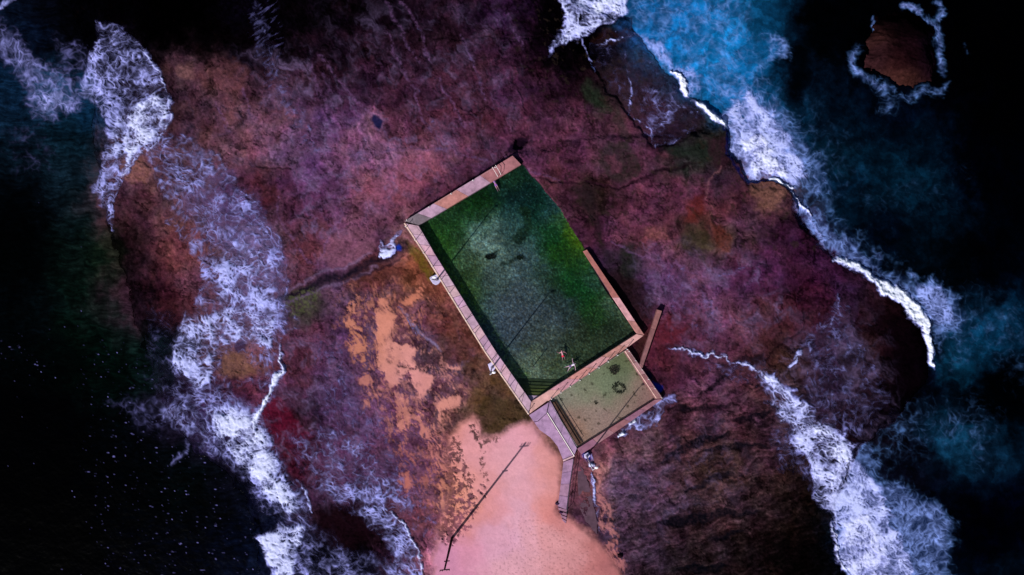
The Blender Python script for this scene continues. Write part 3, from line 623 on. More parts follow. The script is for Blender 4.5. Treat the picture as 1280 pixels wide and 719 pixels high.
# ---------------------------------------------------------------- materials
def newmat(name):
    m = bpy.data.materials.new(name); m.use_nodes = True
    nt = m.node_tree; nt.nodes.clear()
    out = nt.nodes.new('ShaderNodeOutputMaterial'); b = nt.nodes.new('ShaderNodeBsdfPrincipled')
    nt.links.new(b.outputs[0], out.inputs[0]); return m, nt, b, out
def N(nt, t, **k):
    n = nt.nodes.new(t)
    for a, v in k.items():
        if a in n.inputs: n.inputs[a].default_value = v
        else: setattr(n, a, v)
    return n
def mulnoise(nt, src, scale, lo, hi, detail=6):
    tc = N(nt, 'ShaderNodeTexCoord'); no = N(nt, 'ShaderNodeTexNoise', Scale=scale, Detail=detail, Roughness=.65)
    nt.links.new(tc.outputs['Object'], no.inputs['Vector'])
    mr = N(nt, 'ShaderNodeMapRange'); mr.inputs[1].default_value = .3; mr.inputs[2].default_value = .7; mr.inputs[3].default_value = lo; mr.inputs[4].default_value = hi
    nt.links.new(no.outputs[0], mr.inputs[0])
    mx = N(nt, 'ShaderNodeVectorMath', operation='SCALE')
    nt.links.new(src, mx.inputs[0]); nt.links.new(mr.outputs[0], mx.inputs['Scale'])
    return mx.outputs[0], no.outputs[0]
def bump(nt, b, h, strength, dist):
    bp = N(nt, 'ShaderNodeBump', Strength=strength, Distance=dist); nt.links.new(h, bp.inputs['Height']); nt.links.new(bp.outputs[0], b.inputs['Normal'])
def groundmat(name, rough, spec, lo, hi, scale, bs):
    m, nt, b, out = newmat(name)
    at = N(nt, 'ShaderNodeAttribute', attribute_name='tint')
    c, h = mulnoise(nt, at.outputs['Color'], scale, lo, hi)
    nt.links.new(c, b.inputs['Base Color']); b.inputs['Roughness'].default_value = rough; b.inputs['Specular IOR Level'].default_value = spec
    bump(nt, b, h, bs, .06); return m
M_rock = groundmat('wet_rock', .8, .0, .68, 1.36, 3.2, .7)
M_sand = groundmat('sand', .9, .1, .95, 1.05, 6.0, .15)
M_bed = groundmat('pool_bed', .9, .05, .7, 1.3, 4.0, .3)
m, nt, b, out = newmat('sea_water')
at = N(nt, 'ShaderNodeAttribute', attribute_name='tint'); al = N(nt, 'ShaderNodeAttribute', attribute_name='cover'); fo = N(nt, 'ShaderNodeAttribute', attribute_name='foam')
c, h = mulnoise(nt, at.outputs['Color'], 5.0, .85, 1.15)
_ = h
nt.links.new(c, b.inputs['Base Color'])
mr = N(nt, 'ShaderNodeMapRange'); mr.inputs[3].default_value = .22; mr.inputs[4].default_value = .85
nt.links.new(fo.outputs['Fac'], mr.inputs[0]); nt.links.new(mr.outputs[0], b.inputs['Roughness'])
b.inputs['Specular IOR Level'].default_value = .012
nt.links.new(al.outputs['Fac'], b.inputs['Alpha']); bump(nt, b, h, .25, .05)
M_sea = m

faceland = np.ones((NY-1, NX-1), bool)
cs = (sandm[:-1, :-1] + sandm[1:, 1:])*.5 > .5
cp = ((pool[:-1, :-1]+pool[1:, 1:])*.5 > .5) | ((wade[:-1, :-1]+wade[1:, 1:])*.5 > .5)
def st_(o, m, kind='structure'):
    o.data.materials.append(m); o['kind'] = kind; return o
Zc = Zt
st_(sheet('rock_shelf', ~cs & ~cp, Zc, ground), M_rock)
st_(sheet('beach_sand', cs & ~cp, Zc, ground), M_sand)
st_(sheet('pool_bed', cp, Zc, ground), M_bed)
wf = water[:-1, :-1] & water[1:, 1:] & water[1:, :-1] & water[:-1, 1:]
st_(sheet('sea', wf, zsea.astype(np.float32), seacol, {'cover': alpha, 'foam': foam}), M_sea)
del W1x, W1y, lum, hue, scol, pcol, wcol
#==OBJECTS==
# ================================================================= THINGS
def material(name, rough=.8, spec=.1, scale=3.0, lo=.8, hi=1.2, bs=.2, metal=0):
    m, nt, b, out = newmat(name)
    at = N(nt, 'ShaderNodeAttribute', attribute_name='tint')
    c, h = mulnoise(nt, at.outputs['Color'], scale, lo, hi)
    nt.links.new(c, b.inputs['Base Color']); b.inputs['Roughness'].default_value = rough
    b.inputs['Specular IOR Level'].default_value = spec; b.inputs['Metallic'].default_value = metal
    bump(nt, b, h, bs, .02); return m
M_conc = material('weathered_concrete', .85, .1, 1.3, .66, 1.26, .4)
M_paint = material('painted_steel', .4, .4, 8, .9, 1.1, .05)
M_wood = material('weathered_wood', .8, .1, 12, .7, 1.2, .3)
M_skin = material('skin', .55, .3, 9, .93, 1.07, .05)
M_cloth = material('cloth', .85, .1, 20, .85, 1.1, .2)
M_weed = material('seaweed', .6, .2, 14, .6, 1.3, .2)

class MB:
    def __init__(s): s.v = []; s.f = []; s.c = []
    def add(s, vs, fs, col):
        n = len(s.v); s.v += [tuple(v) for v in vs]; s.f += [tuple(i+n for i in f) for f in fs]; s.c += [tuple(hexlin(col)*KALB)]*len(fs)
    def prism(s, top, z0, col, bev=0.02):
        """vertical prism under a list of 3-D top points, upper edge chamfered"""
        n = len(top); c = sum(top, Vector())/n
        ar = sum((top[i].x*top[(i+1)%n].y - top[(i+1)%n].x*top[i].y) for i in range(n))
        if ar < 0: top = top[::-1]
        ins = [p + (Vector((c.x-p.x, c.y-p.y, 0)).normalized()*bev) for p in top]
        low = [Vector((p.x, p.y, p.z-bev)) for p in top]; bot = [Vector((p.x, p.y, z0)) for p in top]
        vs = ins + low + bot; fs = [tuple(range(n)), tuple(range(3*n-1, 2*n-1, -1))]
        for i in range(n):
            j = (i+1) % n
            fs.append((i, n+i, n+j, j)); fs.append((n+i, 2*n+i, 2*n+j, n+j))
        s.add(vs, fs, col)
    def tube(s, a, b, r0, r1, col, n=8):
        a = Vector(a); b = Vector(b); d = (b-a).normalized(); q = d.to_track_quat('Z', 'Y')
        vs = []
        for p, r in ((a, r0), (b, r1)):
            for i in range(n): vs.append(p + q @ Vector((r*math.cos(2*PI*i/n), r*math.sin(2*PI*i/n), 0)))
        fs = [tuple(range(n-1, -1, -1)), tuple(range(n, 2*n))] + [(i, (i+1) % n, n+(i+1) % n, n+i) for i in range(n)]
        s.add(vs, fs, col)
    def ball(s, c, r, col, sx=1, sy=1, sz=1, n=10, m=7):
        c = Vector(c); vs = [c+Vector((0, 0, r*sz))]
        for j in range(1, m):
            t = PI*j/m
            for i in range(n): vs.append(c+Vector((sx*r*math.sin(t)*math.cos(2*PI*i/n), sy*r*math.sin(t)*math.sin(2*PI*i/n), sz*r*math.cos(t))))
        vs.append(c-Vector((0, 0, r*sz))); fs = []
        for i in range(n): fs.append((0, 1+i, 1+(i+1) % n))
        for j in range(m-2):
            for i in range(n):
                a = 1+j*n+i; b = 1+j*n+(i+1) % n; fs.append((a, a+n, b+n, b))
        k = len(vs)-1
        for i in range(n): fs.append((k, k-n+(i+1) % n, k-n+i))
        s.add(vs, fs, col)
    def build(s, name, mat, parent=None, smooth=False):
        me = bpy.data.meshes.new(name); me.from_pydata([tuple(v) for v in s.v], [], s.f)
        at = me.color_attributes.new('tint', 'FLOAT_COLOR', 'CORNER'); buf = []
        for p, c in zip(me.polygons, s.c): buf += list(c + (1,))*len(p.vertices); p.use_smooth = smooth
        at.data.foreach_set('color', buf); me.materials.append(mat)
        o = bpy.data.objects.new(name, me); COL.objects.link(o)
        if parent:
            o.parent = parent; o.matrix_parent_inverse = Matrix.Translation(-parent.location)
        return o
from mathutils import Matrix
def tag(o, label, cat, group=None):
    o['label'] = label; o['category'] = cat
    if group: o['group'] = group
    return o
def thing(name, loc, label, cat, group=None):
    o = bpy.data.objects.new(name, None); COL.objects.link(o); o.location = loc; o.empty_display_size = .3
    return tag(o, label, cat, group)
def plerp(pts, t):
    L = [math.dist(pts[i], pts[i+1]) for i in range(len(pts)-1)]; T = sum(L)*t
    for i, l in enumerate(L):
        if T <= l or i == len(L)-1:
            k = min(T/l, 1); return (pts[i][0]+(pts[i+1][0]-pts[i][0])*k, pts[i][1]+(pts[i+1][1]-pts[i][1])*k)
        T -= l
def jig(h, a=.06):
    r = random.uniform(1-a*1.4, 1+a); r2 = random.uniform(1-a*.5, 1+a*.5)
    v = [int(h[i:i+2], 16) for i in (0, 2, 4)]; return '%02x%02x%02x' % tuple(min(255, int(q*f)) for q, f in zip(v, (r, r*r2, r)))
def slabs(mb, A, B, n, z, z0, cols, gap=.05, ja=.05, breaks=None):
    """slabs between two edge polylines, open joints between them"""
    ts = breaks or [i/n for i in range(n+1)]
    for i in range(len(ts)-1):
        t0, t1 = ts[i], ts[i+1]; L = sum(math.dist(A[k], A[k+1]) for k in range(len(A)-1))*S
        g = gap/L/2
        a0, a1 = plerp(A, t0+g), plerp(A, t1-g); b0, b1 = plerp(B, t0+g), plerp(B, t1-g)
        zz = z + random.uniform(-.008, .008)
        mb.prism([P(*a0, zz), P(*a1, zz), P(*b1, zz), P(*b0, zz)], z0, jig(cols[i % len(cols)], ja), .025)
    # the core under the joints
    top = [P(*plerp(A, k/8), z-.07) for k in range(9)] + [P(*plerp(B, k/8), z-.07) for k in range(8, -1, -1)]
    for k in range(8):
        q = [P(*plerp(A, k/8), z-.07), P(*plerp(A, (k+1)/8), z-.07), P(*plerp(B, (k+1)/8), z-.07), P(*plerp(B, k/8), z-.07)]
        c = sum(q, Vector())/4; q = [c + (p-c)*.985 for p in q]
        mb.prism(q, z0, '50404a', .01)
WT = 1.15
# --- main pool
pl = thing('swimming_pool', P(640, 360, .1), 'large rectangular tidal swimming pool with concrete walls and dark green weedy water', 'pool')
IN = [(523,282),(545,320),(620,440),(664,502)]; OUT = [(505.5,279),(532.5,320),(606.5,440),(661,518)]
m = MB(); slabs(m, OUT, IN, 18, WT, 0, ['c9a3b4', 'c4a0b6', 'cfa6b2', 'c09ab4']); w1 = m.build('wall', M_conc, pl); w1['label'] = 'wide walkway wall of lavender concrete slabs along the left side'
OUT2 = [(p[0]-.9, p[1]+.5) for p in OUT]; OIN2 = [(p[0]+.6, p[1]-.3) for p in OUT]
m = MB(); slabs(m, OUT2, OIN2, 6, WT+.05, .3, ['e8c4b4'], gap=.01, ja=.02); m.build('kerb', M_conc, w1)
m = MB(); slabs(m, [(505.5,276.5),(641,194.5)], [(523.5,281.5),(651.5,205.5)], 5, WT+.03, 0, ['766872', 'b894ae', 'b87e78', 'b690a8', 'a87074'], gap=.03, ja=.03, breaks=[0, .12, .27, .48, .70, 1])
w2 = m.build('wall', M_conc, pl); w2['label'] = 'upper wall patched in pink and lavender concrete'
m = MB(); slabs(m, [(729,314),(758,360),(796,417)], [(733.5,312),(766,360),(805.5,419)], 3, WT, 0, ['b0706a', 'c8929a', 'b8807a'], gap=.02, breaks=[0, .56, .84, 1])
w3 = m.build('wall', M_conc, pl); w3['label'] = 'narrow pink wall along the lower right side'
m = MB(); slabs(m, [(665,501.5),(796,417.5)], [(686,501),(785,434),(804.5,419.5)], 6, WT-.01, 0, ['d09c98', 'c8929c', 'c88a84', 'cc9496', 'b47e78'], gap=.03, ja=.03)
w4 = m.build('wall', M_conc, pl); w4['label'] = 'broad pink wall between the two pools'
m = MB(); m.prism([P(*q, WT-.012) for q in [(661.5,517.5),(664.5,502),(687,499)]], 0, 'cc9c96'); m.build('corner_slab', M_conc, pl)
# corner steps under water
for k in range(6):
    t0 = 3 + k*4.3; t1 = t0 + 4.3
    def ln(t): return (664.5-t*.62, 501.5-t*1.0), (664.5+t*1.42, 501.5-t*.92)
    (a, b), (c_, d_) = ln(t0), ln(t1)
    if k == 0: a = b = (664.5, 501.5)
    q = [P(*a, .78-.11*k), P(*b, .78-.11*k), P(*d_, .78-.11*k), P(*c_, .78-.11*k)]
    if k == 0: q = [q[0], q[2], q[3]]
    m = MB(); m.prism(q, 0, ['a890a8', '6a6c3c', '5e6434', '565e38', '4c563a', '445038'][k], .02); m.build('step', M_conc, pl)

# --- wading pool
wp = thing('wading_pool', P(752, 500, .4), 'small shallow paddling pool with pale sandy bottom below the large pool', 'pool')
WZ = .98
m = MB(); slabs(m, [(779.5,439.5),(819,499)], [(785.5,436.5),(828.5,498)], 4, WZ, 0, ['98686c', '9c7076', '946468', '9c7070'], gap=.02); m.build('wall', M_conc, wp)
m = MB(); slabs(m, [(780.6,439),(820,498.2)], [(781.4,438.6),(820.8,497.8)], 2, WZ+.03, .9, ['f0c8b8'], gap=.005, ja=.01); m.build('edge_strip', M_conc, wp)
m = MB(); slabs(m, [(819,499.5),(770,530.5),(721.5,561)], [(828.5,498.8),(775,536.5),(727,568)], 5, WZ-.05, 0, ['966a74', '906478', '94646a'], gap=.02); m.build('wall', M_conc, wp)
m = MB(); slabs(m, [(684,516.5),(717.5,571)], [(687.5,500.5),(721.2,560.5)], 4, WZ-.02, 0, ['a88aac', 'a488a8', 'ac8cb0'], gap=.03, ja=.02); m.build('wall', M_conc, wp)
for A, B, zz, c in [([(688,505),(721.5,557.5)], [(692.5,502.5),(725,555.5)], .80, '967060'), ([(692.8,502.3),(725.2,555.3)], [(695.3,500.8),(728.2,553.6)], .66, '8c6c58')]:
    m = MB(); slabs(m, A, B, 1, zz, .3, [c], gap=.0, ja=0); m.build('step', M_conc, wp)

# --- landing, path, side wall
m = MB()
m.prism([P(*q, WZ-.03) for q in [(661.5,519),(686,503),(683.2,516.5),(672,526.5),(667,527)]], 0, 'a484a8')
m.prism([P(*q, WZ-.07) for q in [(683.2,517.2),(717.2,571.3),(704.5,576.5),(697,558),(688,547),(674.5,537.5),(667.8,528),(672.5,527)]], 0, 'ac88ac', .0)
ld = m.build('concrete_ramp', M_conc); tag(ld, 'curved lavender concrete ramp between sand and paddling pool', 'ramp')
m = MB(); slabs(m, [(683.4,516.2),(717.4,570.8)], [(684.3,515.8),(718.3,570.4)], 2, WZ+.06, .8, ['fff0ee'], gap=.005, ja=0); k_ = m.build('kerb', M_paint, ld)
m = MB(); m.prism([P(*q, WZ+.02) for q in [(703.5,575),(717,569.5),(717.6,571.2),(704.2,577)]], .3, 'd8b0b8'); m.build('step', M_conc, ld)
m = MB(); slabs(m, [(704.5,577.5),(701,606),(697.3,633)], [(717,573),(712,605),(708,637)], 4, .70, 0, ['a07c9c', '9c7a9c', 'a47e98'], gap=.02, ja=.02)
pa = m.build('concrete_path', M_conc); tag(pa, 'narrow lavender concrete path running down from the ramp onto the sand', 'path')
for k in range(4):
    y = 634.5+k*4.6; m = MB(); m.prism([P(697.8+k*1.5, y, .66-.035*k), P(709-k*.3, y+3, .66-.035*k), P(708.6-k*.4, y+6.3, .66-.035*k), P(698.4+k*1.7, y+3, .66-.035*k)], 0, '946c84'); m.build('step', M_conc, pa)
m = MB(); slabs(m, [(821.7,387),(799,457.5)], [(827.5,388.5),(803,460)], 3, WZ+.1, -.2, ['8c5e5e', '84585a', '885e60'], gap=.01, ja=.03)
tag(m.build('breakwater', M_conc), 'slim slanting pinkish concrete wall on the rock right of both pools', 'wall')
dp = [(722,582),(727,584),(731,592),(737,608),(741,628),(746,650),(747,668),(741,662),(733,652),(727,640),(723,626),(722,600)]
dq = []
for i in range(len(dp)):
    (ax, ay), (bx, by) = dp[i], dp[(i+1) % len(dp)]
    for k in range(4): dq.append((ax+(bx-ax)*k/4+random.uniform(-.8, .8), ay+(by-ay)*k/4+random.uniform(-.8, .8)))
m = MB(); m.prism([P(*q, .46) for q in dq], 0, '58404e', .02)
tag(m.build('drain_slab', M_conc), 'low dark purple wet slab on the sand right of the concrete path', 'slab')

# --- water of the pools
def water_mat(name, tint, tr):
    m, nt, b, out = newmat(name); nt.nodes.remove(b)
    t = N(nt, 'ShaderNodeBsdfTransparent'); t.inputs[0].default_value = (*tint, 1)
    g = N(nt, 'ShaderNodeBsdfGlossy', Roughness=.12); fr = N(nt, 'ShaderNodeFresnel', IOR=1.33)
    mu = N(nt, 'ShaderNodeMath', operation='MULTIPLY'); mu.inputs[1].default_value = tr
    tc = N(nt, 'ShaderNodeTexCoord'); no = N(nt, 'ShaderNodeTexNoise', Scale=2.4, Detail=5.0)
    nt.links.new(tc.outputs['Object'], no.inputs['Vector'])
    bp = N(nt, 'ShaderNodeBump', Strength=.5, Distance=.05); nt.links.new(no.outputs[0], bp.inputs['Height'])
    for q in (g, fr): nt.links.new(bp.outputs[0], q.inputs['Normal'])
    mx = N(nt, 'ShaderNodeMixShader'); nt.links.new(fr.outputs[0], mu.inputs[0]); nt.links.new(mu.outputs[0], mx.inputs[0])
    nt.links.new(t.outputs[0], mx.inputs[1]); nt.links.new(g.outputs[0], mx.inputs[2]); nt.links.new(mx.outputs[0], out.inputs[0]); return m
wz = np.full(X.shape, .72, np.float32) + .008*n_fine
wq = (pool[:-1, :-1] > .25) & (pool[1:, 1:] > .25)
st_(sheet('pool_water', wq, wz, ground), water_mat('green_pool_water', (.86, .93, .92), .6))
wq = (wade[:-1, :-1] > .25) & (wade[1:, 1:] > .25)
wz2 = np.full(X.shape, .84, np.float32)
st_(sheet('wading_pool_water', wq, wz2, ground), water_mat('clear_pool_water', (.95, .95, .95), .6))

# --- post and chain fences
def fence(label, pts, n, z, h, loc, col='c8c0c8', chains=(1.0,), pr=.045):
    f = thing('chain_fence', P(*loc, z), label, 'fence'); tops = []
    for i in range(n):
        q = plerp(pts, i/(n-1)); a = P(*q, z); b = a + Vector((random.uniform(-.02, .02), random.uniform(-.02, .02), h))
        m = MB(); m.tube(a-Vector((0, 0, .05)), b, pr, pr*.8, col); m.ball(b, pr*1.5, 'fffaf8', n=8, m=5); m.tube(a, a+Vector((0, 0, .03)), pr*2.4, pr*2.2, 'a8a0a8')
        m.build('post', M_paint, f); tops.append((a, b))
    m = MB()
    for i in range(n-1):
        for c in chains:
            a = tops[i][0].lerp(tops[i][1], c); b = tops[i+1][0].lerp(tops[i+1][1], c)
            prev = a
            for k in range(1, 7):
                t = k/6; p = a.lerp(b, t) - Vector((0, 0, .10*4*t*(1-t))); m.tube(prev, p, .012, .012, 'b0a8b0', 5); prev = p
    m.build('chain', M_paint, f); return f
fence('post and chain fence along the outer edge of the long slabbed walkway', [(508,284),(533.5,321),(607.5,440),(660,515)], 15, WT, .95, (580,400), chains=(.95,))
fence('post and chain fence along the pink wall between the two pools', [(689,497.5),(783,436)], 9, WT, 1.05, (736,467), col='6a5a66', chains=(.95,))
fence('post and chain fence along the right wall of the paddling pool', [(786,439),(826.5,497)], 6, WZ, .45, (806,468), pr=.035)
fence('widely spaced post and chain fence on the outer edge of the upper wall', [(509,275.5),(523,267.5),(552,250),(585,230),(619,209.5)], 5, WT, .45, (570,238))
def rail(label, pts, n, z0, z1, h, col='2a2230', name='handrail'):
    f = thing(name, P(*pts[0], z0), label, 'handrail'); tops = []
    for i in range(n):
        t = i/(n-1); q = plerp(pts, t); a = P(*q, z0+(z1-z0)*t); b = a+Vector((0, 0, h)); tops.append(b)
        m = MB(); m.tube(a-Vector((0, 0, .1)), b, .03, .03, col); m.build('post', M_paint, f)
    m = MB()
    for i in range(n-1):
        m.tube(tops[i], tops[i+1], .035, .035, col); m.tube(tops[i]-Vector((0, 0, h*.5)), tops[i+1]-Vector((0, 0, h*.5)), .022, .022, col)
    m.build('rail', M_paint, f)
rail('dark metal handrail along the right edge of the concrete path', [(716.5,574),(711.5,608),(707.8,640)], 5, .70, .62, .9)
rail('dark metal handrail beside the steps of the paddling pool', [(687.5,503.5),(721,557)], 5, WZ-.02, WZ-.02, .55)

# --- ladder
la = thing('pool_ladder', P(621, 214, WT), 'silvery metal ladder with hoop handrails over the upper pool wall', 'ladder')
for dx in (-.26, .26):
    m = MB(); u = Vector((.86, .51, 0)); nrm = Vector((.51, -.86, 0)); c = P(620, 213, WT)+u*dx
    pts = [c-nrm*.55, c-nrm*.5+Vector((0, 0, .75)), c+nrm*.35+Vector((0, 0, .85)), c+nrm*.85+Vector((0, 0, .5)), c+nrm*.92-Vector((0, 0, .9))]
    for i in range(4): m.tube(pts[i], pts[i+1], .03, .03, 'f0e8e8')
    m.build('side_rail', M_paint, la)
for k in range(4):
    c = P(620, 213, WT)+nrm*.9; zz = -.1-.22*k; m = MB(); m.tube(c-u*.26+Vector((0, 0, zz)), c+u*.26+Vector((0, 0, zz)), .025, .025, 'd8d0d8'); m.build('rung', M_paint, la)

# --- lamp posts
def lamp(px, py, z, h, label, pad, padz, arm):
    b = P(px, py, z); t = thing('lamp_post', b, label, 'lamp post', 'pale lamp posts round the pools')
    m = MB(); m.prism([P(*q, padz) for q in pad], 0, 'c4bce0', .04); m.build('base_pad', M_conc, t)
    m = MB(); m.tube(b, b+Vector((0, 0, .25)), .2, .16, 'a8a0b4', 12); m.build('base_plate', M_paint, t)
    m = MB(); m.tube(b+Vector((0, 0, .2)), b+Vector((0, 0, h)), .11, .065, 'cfc8d8', 12); m.build('pole', M_paint, t, True)
    a = Vector((arm[0], arm[1], 0)).normalized(); top = b+Vector((0, 0, h))
    m = MB(); m.tube(top-Vector((0, 0, .05)), top+a*.35+Vector((0, 0, .12)), .04, .035, 'cfc8d8'); m.build('arm', M_paint, t)
    m = MB(); m.ball(top+a*.55+Vector((0, 0, .12)), .22, 'f4f0f8', 1.2, .8, .4); m.build('lamp_head', M_paint, t, True)
    return t
lamp(546, 350, 1.0, 7.4, 'upper pale lamp post on a white pad halfway up the walkway', [(537.3,349),(537,347.3),(539,345.6),(546,342.8),(551.5,351),(548,355),(544.6,356.4),(541,354.5)], 1.0, (.5, .3))
lamp(614.8, 460, 1.0, 7.6, 'lower pale lamp post on a white pad near the end of the walkway', [(609.7,455.4),(616.5,451.3),(621.5,459.5),(619,460.5),(616.5,464.2),(612.7,463.9)], 1.0, (.5, .3))
lamp(733.5, 570.5, .85, 7.5, 'pale lamp post beside the bottom corner of the paddling pool', [(730,568),(735,565.5),(738,570),(735,573.5),(731,573)], .85, (.4, .3))

# --- timber power pole on the beach
b = P(565, 673, .5); up = thing('utility_pole', b, 'tall dark timber power pole standing on the pink sand', 'power pole')
m = MB(); HT = 11.0; prev = b-Vector((0, 0, .4))
for k in range(1, 7): p = b+Vector((0, 0, HT*k/6)); m.tube(prev, p, .19-.014*(k-1), .19-.014*k, '2c1820', 12); prev = p
m.build('pole', M_wood, up, True)
for zz, L in ((10.75, .62), (7.9, .36)):
    c = b+Vector((0, 0, zz)); dv = Vector((1, .10, 0)).normalized()
    m = MB(); m.tube(c-dv*L+Vector((0, -.17, 0)), c+dv*L+Vector((0, -.17, 0)), .07, .07, '2a1820', 6); ca = m.build('crossarm', M_wood, up)
    if L > .5:
        for s_ in (-1, -.5, .5, 1):
            q = c+dv*L*s_*.92+Vector((0, -.17, .05)); m = MB(); m.tube(q, q+Vector((0, 0, .22)), .03, .03, '30242c'); m.ball(q+Vector((0, 0, .26)), .07, '3c2c34', n=8, m=5); m.build('insulator', M_paint, ca)
# --- slim post in the pool
b = P(667, 457, .1); m = MB(); m.tube(b, b+Vector((0, 0, 2.0)), .06, .05, '3a3644', 8); m.ball(b+Vector((0, 0, 2.03)), .09, '4a4654', n=8, m=5)
tag(m.build('marker_post', M_paint), 'thin dark post standing in the green water near the lower left pool corner', 'post')

# --- rock islet in the sea
ISL = [(1098,14),(1130,9),(1160,17),(1174,36),(1172,60),(1177,78),(1171,100),(1146,112),(1120,104),(1098,94),(1082,84),(1082,70),(1084,45)]
gx = np.arange(1070, 1190, .9, dtype=np.float32); gy = np.arange(0, 124, .9, dtype=np.float32)
oX, oY, oW = X, Y, (WX, WY); mx_, my_ = np.meshgrid(gx, gy)
wx = mx_+5*fbm(mx_, my_, 26, 4, 101)+1.8*fbm(mx_, my_, 7, 3, 161); wy = my_+5*fbm(mx_, my_, 26, 4, 131)+1.8*fbm(mx_, my_, 7, 3, 191)
dd, _ = segdist(wx, wy, ISL, True); sg = np.where(inside(wx, wy, ISL), dd, -dd)
nz = fbm(mx_, my_, 24, 4, 905, .6); nf = fbm(mx_, my_, 6, 4, 915, .7)
a_, b_ = rot(mx_, my_, .93, .36, 1, 1); nst = fbm(a_/5, b_, 4, 3, 925, .6)
hz = -.6 + 2.2*sstep(-7, 26, sg) + .16*nz + .05*nf + .05*nst
ic = survey("1095 50 5c3428;1088 78 6a3c34;1110 98 6e4030;1130 104 6a3c2c;1150 104 4a281e;1120 80 3a1a16;1130 50 220e10;1110 30 180a0a;1150 30 0a0406;1165 60 180c16;1160 85 241018;1120 20 0c0406;1135 70 2a1214;1095 68 301818", 9, mx_+6*nz, my_+6*nz, 1060, 1200, -10, 130, 4)
ic = ic*np.exp(.35*nz+.4*nf+.35*nst)[..., None]*np.array([.24,.26,.40])
sX, sY = X, Y; gNX, gNY = NX, NY
X, Y, NX, NY = mx_, my_, len(gx), len(gy)
fm_ = (sg[:-1, :-1] > -6)
isl = sheet('sea_rock', fm_, hz.astype(np.float32), ic); X, Y, NX, NY = sX, sY, gNX, gNY
isl.data.materials.append(M_rock); tag(isl, 'brown rock islet ringed by foam in the dark sea at top right', 'rock')

# --- loose stones
def stone(px, py, r, label, col):
    z0 = .5; m = MB(); m.ball((0, 0, 0), r, col, 1.2, .9, .7, 12, 8); o = m.build('stone', M_rock, None, True)
    for v in o.data.vertices: v.co *= 1 + .22*math.sin(9*v.co.x/r + px) * math.cos(7*v.co.y/r)
    o.location = P(px, py, z0+r*.3); tag(o, label, 'stone', 'dark stones on the sand')
stone(775, 695, .30, 'dark round stone alone at the far lower right edge of the sand', '20141a')
stone(697, 629.5, .26, 'dark stone against the left side of the concrete path', '3c2840')
stone(701, 640.5, .24, 'dark stone just left of the last path steps', '3c2440')

# --- seaweed clumps
def weedclump(px, py, z, rx, ry, n, label, col, ring=0):
    m = MB(); rr = random.Random(int(px))
    for i in range(n):
        a = rr.uniform(0, 2*PI); q = math.sqrt(rr.uniform(ring*ring, 1)); c = P(px+rx*q*math.cos(a), py+ry*q*math.sin(a), z)
        th = rr.uniform(0, 2*PI); L = rr.uniform(.10, .28); w_ = L*.28; zt = rr.uniform(.02, .14)
        d1 = Vector((math.cos(th), math.sin(th), 0)); d2 = Vector((-math.sin(th), math.cos(th), 0))
        m.add([c, c+d1*L*.5+d2*w_+Vector((0, 0, zt*.7)), c+d1*L+Vector((0, 0, zt)), c+d1*L*.5-d2*w_+Vector((0, 0, zt*.6))], [(0, 1, 2, 3)], jig(col, .3))
    o = m.build('seaweed_clump', M_weed); tag(o, label, 'seaweed', 'seaweed clumps on the pool beds')
weedclump(768, 462, .50, 6, 5.5, 230, 'round soft grey-green weed patch in the paddling pool below the dividing wall', '4a4838')
weedclump(774, 485, .50, 8.5, 7, 150, 'ring shaped dark weed clump in the middle right of the paddling pool', '2c3018', .45)
weedclump(613, 321, .24, 6, 2.4, 380, 'small dark weed clump on the pale bed in the upper middle of the large pool', '0e1a0c')
weedclump(650, 322, .22, 3.5, 2, 110, 'dark green weed clump beside the smaller clump in the large pool', '10240e')
weedclump(745, 503, .50, 2.4, 1.4, 16, 'tiny weed tuft in the centre of the paddling pool', '3a3420')

# --- people
def skinmesh(verts, edges, root=0, sub=1):
    me = bpy.data.meshes.new('t'); me.from_pydata([v[0] for v in verts], edges, [])
    o = bpy.data.objects.new('t', me); COL.objects.link(o)
    mod = o.modifiers.new('s', 'SKIN'); mod.use_smooth_shade = True
    me.skin_vertices.new() if not me.skin_vertices else None
    for i, v in enumerate(verts):
        sv = me.skin_vertices[0].data[i]; r = v[1]; sv.radius = r if isinstance(r, tuple) else (r, r); sv.use_root = (i == root)
    ss = o.modifiers.new('u', 'SUBSURF'); ss.levels = sub; ss.render_levels = sub
    dg = bpy.context.evaluated_depsgraph_get(); ev = bpy.data.meshes.new_from_object(o.evaluated_get(dg))
    bpy.data.objects.remove(o); return ev
def finish(me, name, mat, col, parent=None):
    at = me.color_attributes.new('tint', 'FLOAT_COLOR', 'CORNER'); c = list(hexlin(col)*KALB)+[1]
    at.data.foreach_set('color', c*len(me.loops)); me.materials.clear(); me.materials.append(mat); me.name = name
    o = bpy.data.objects.new(name, me); COL.objects.link(o)
    if parent: o.parent = parent
    return o
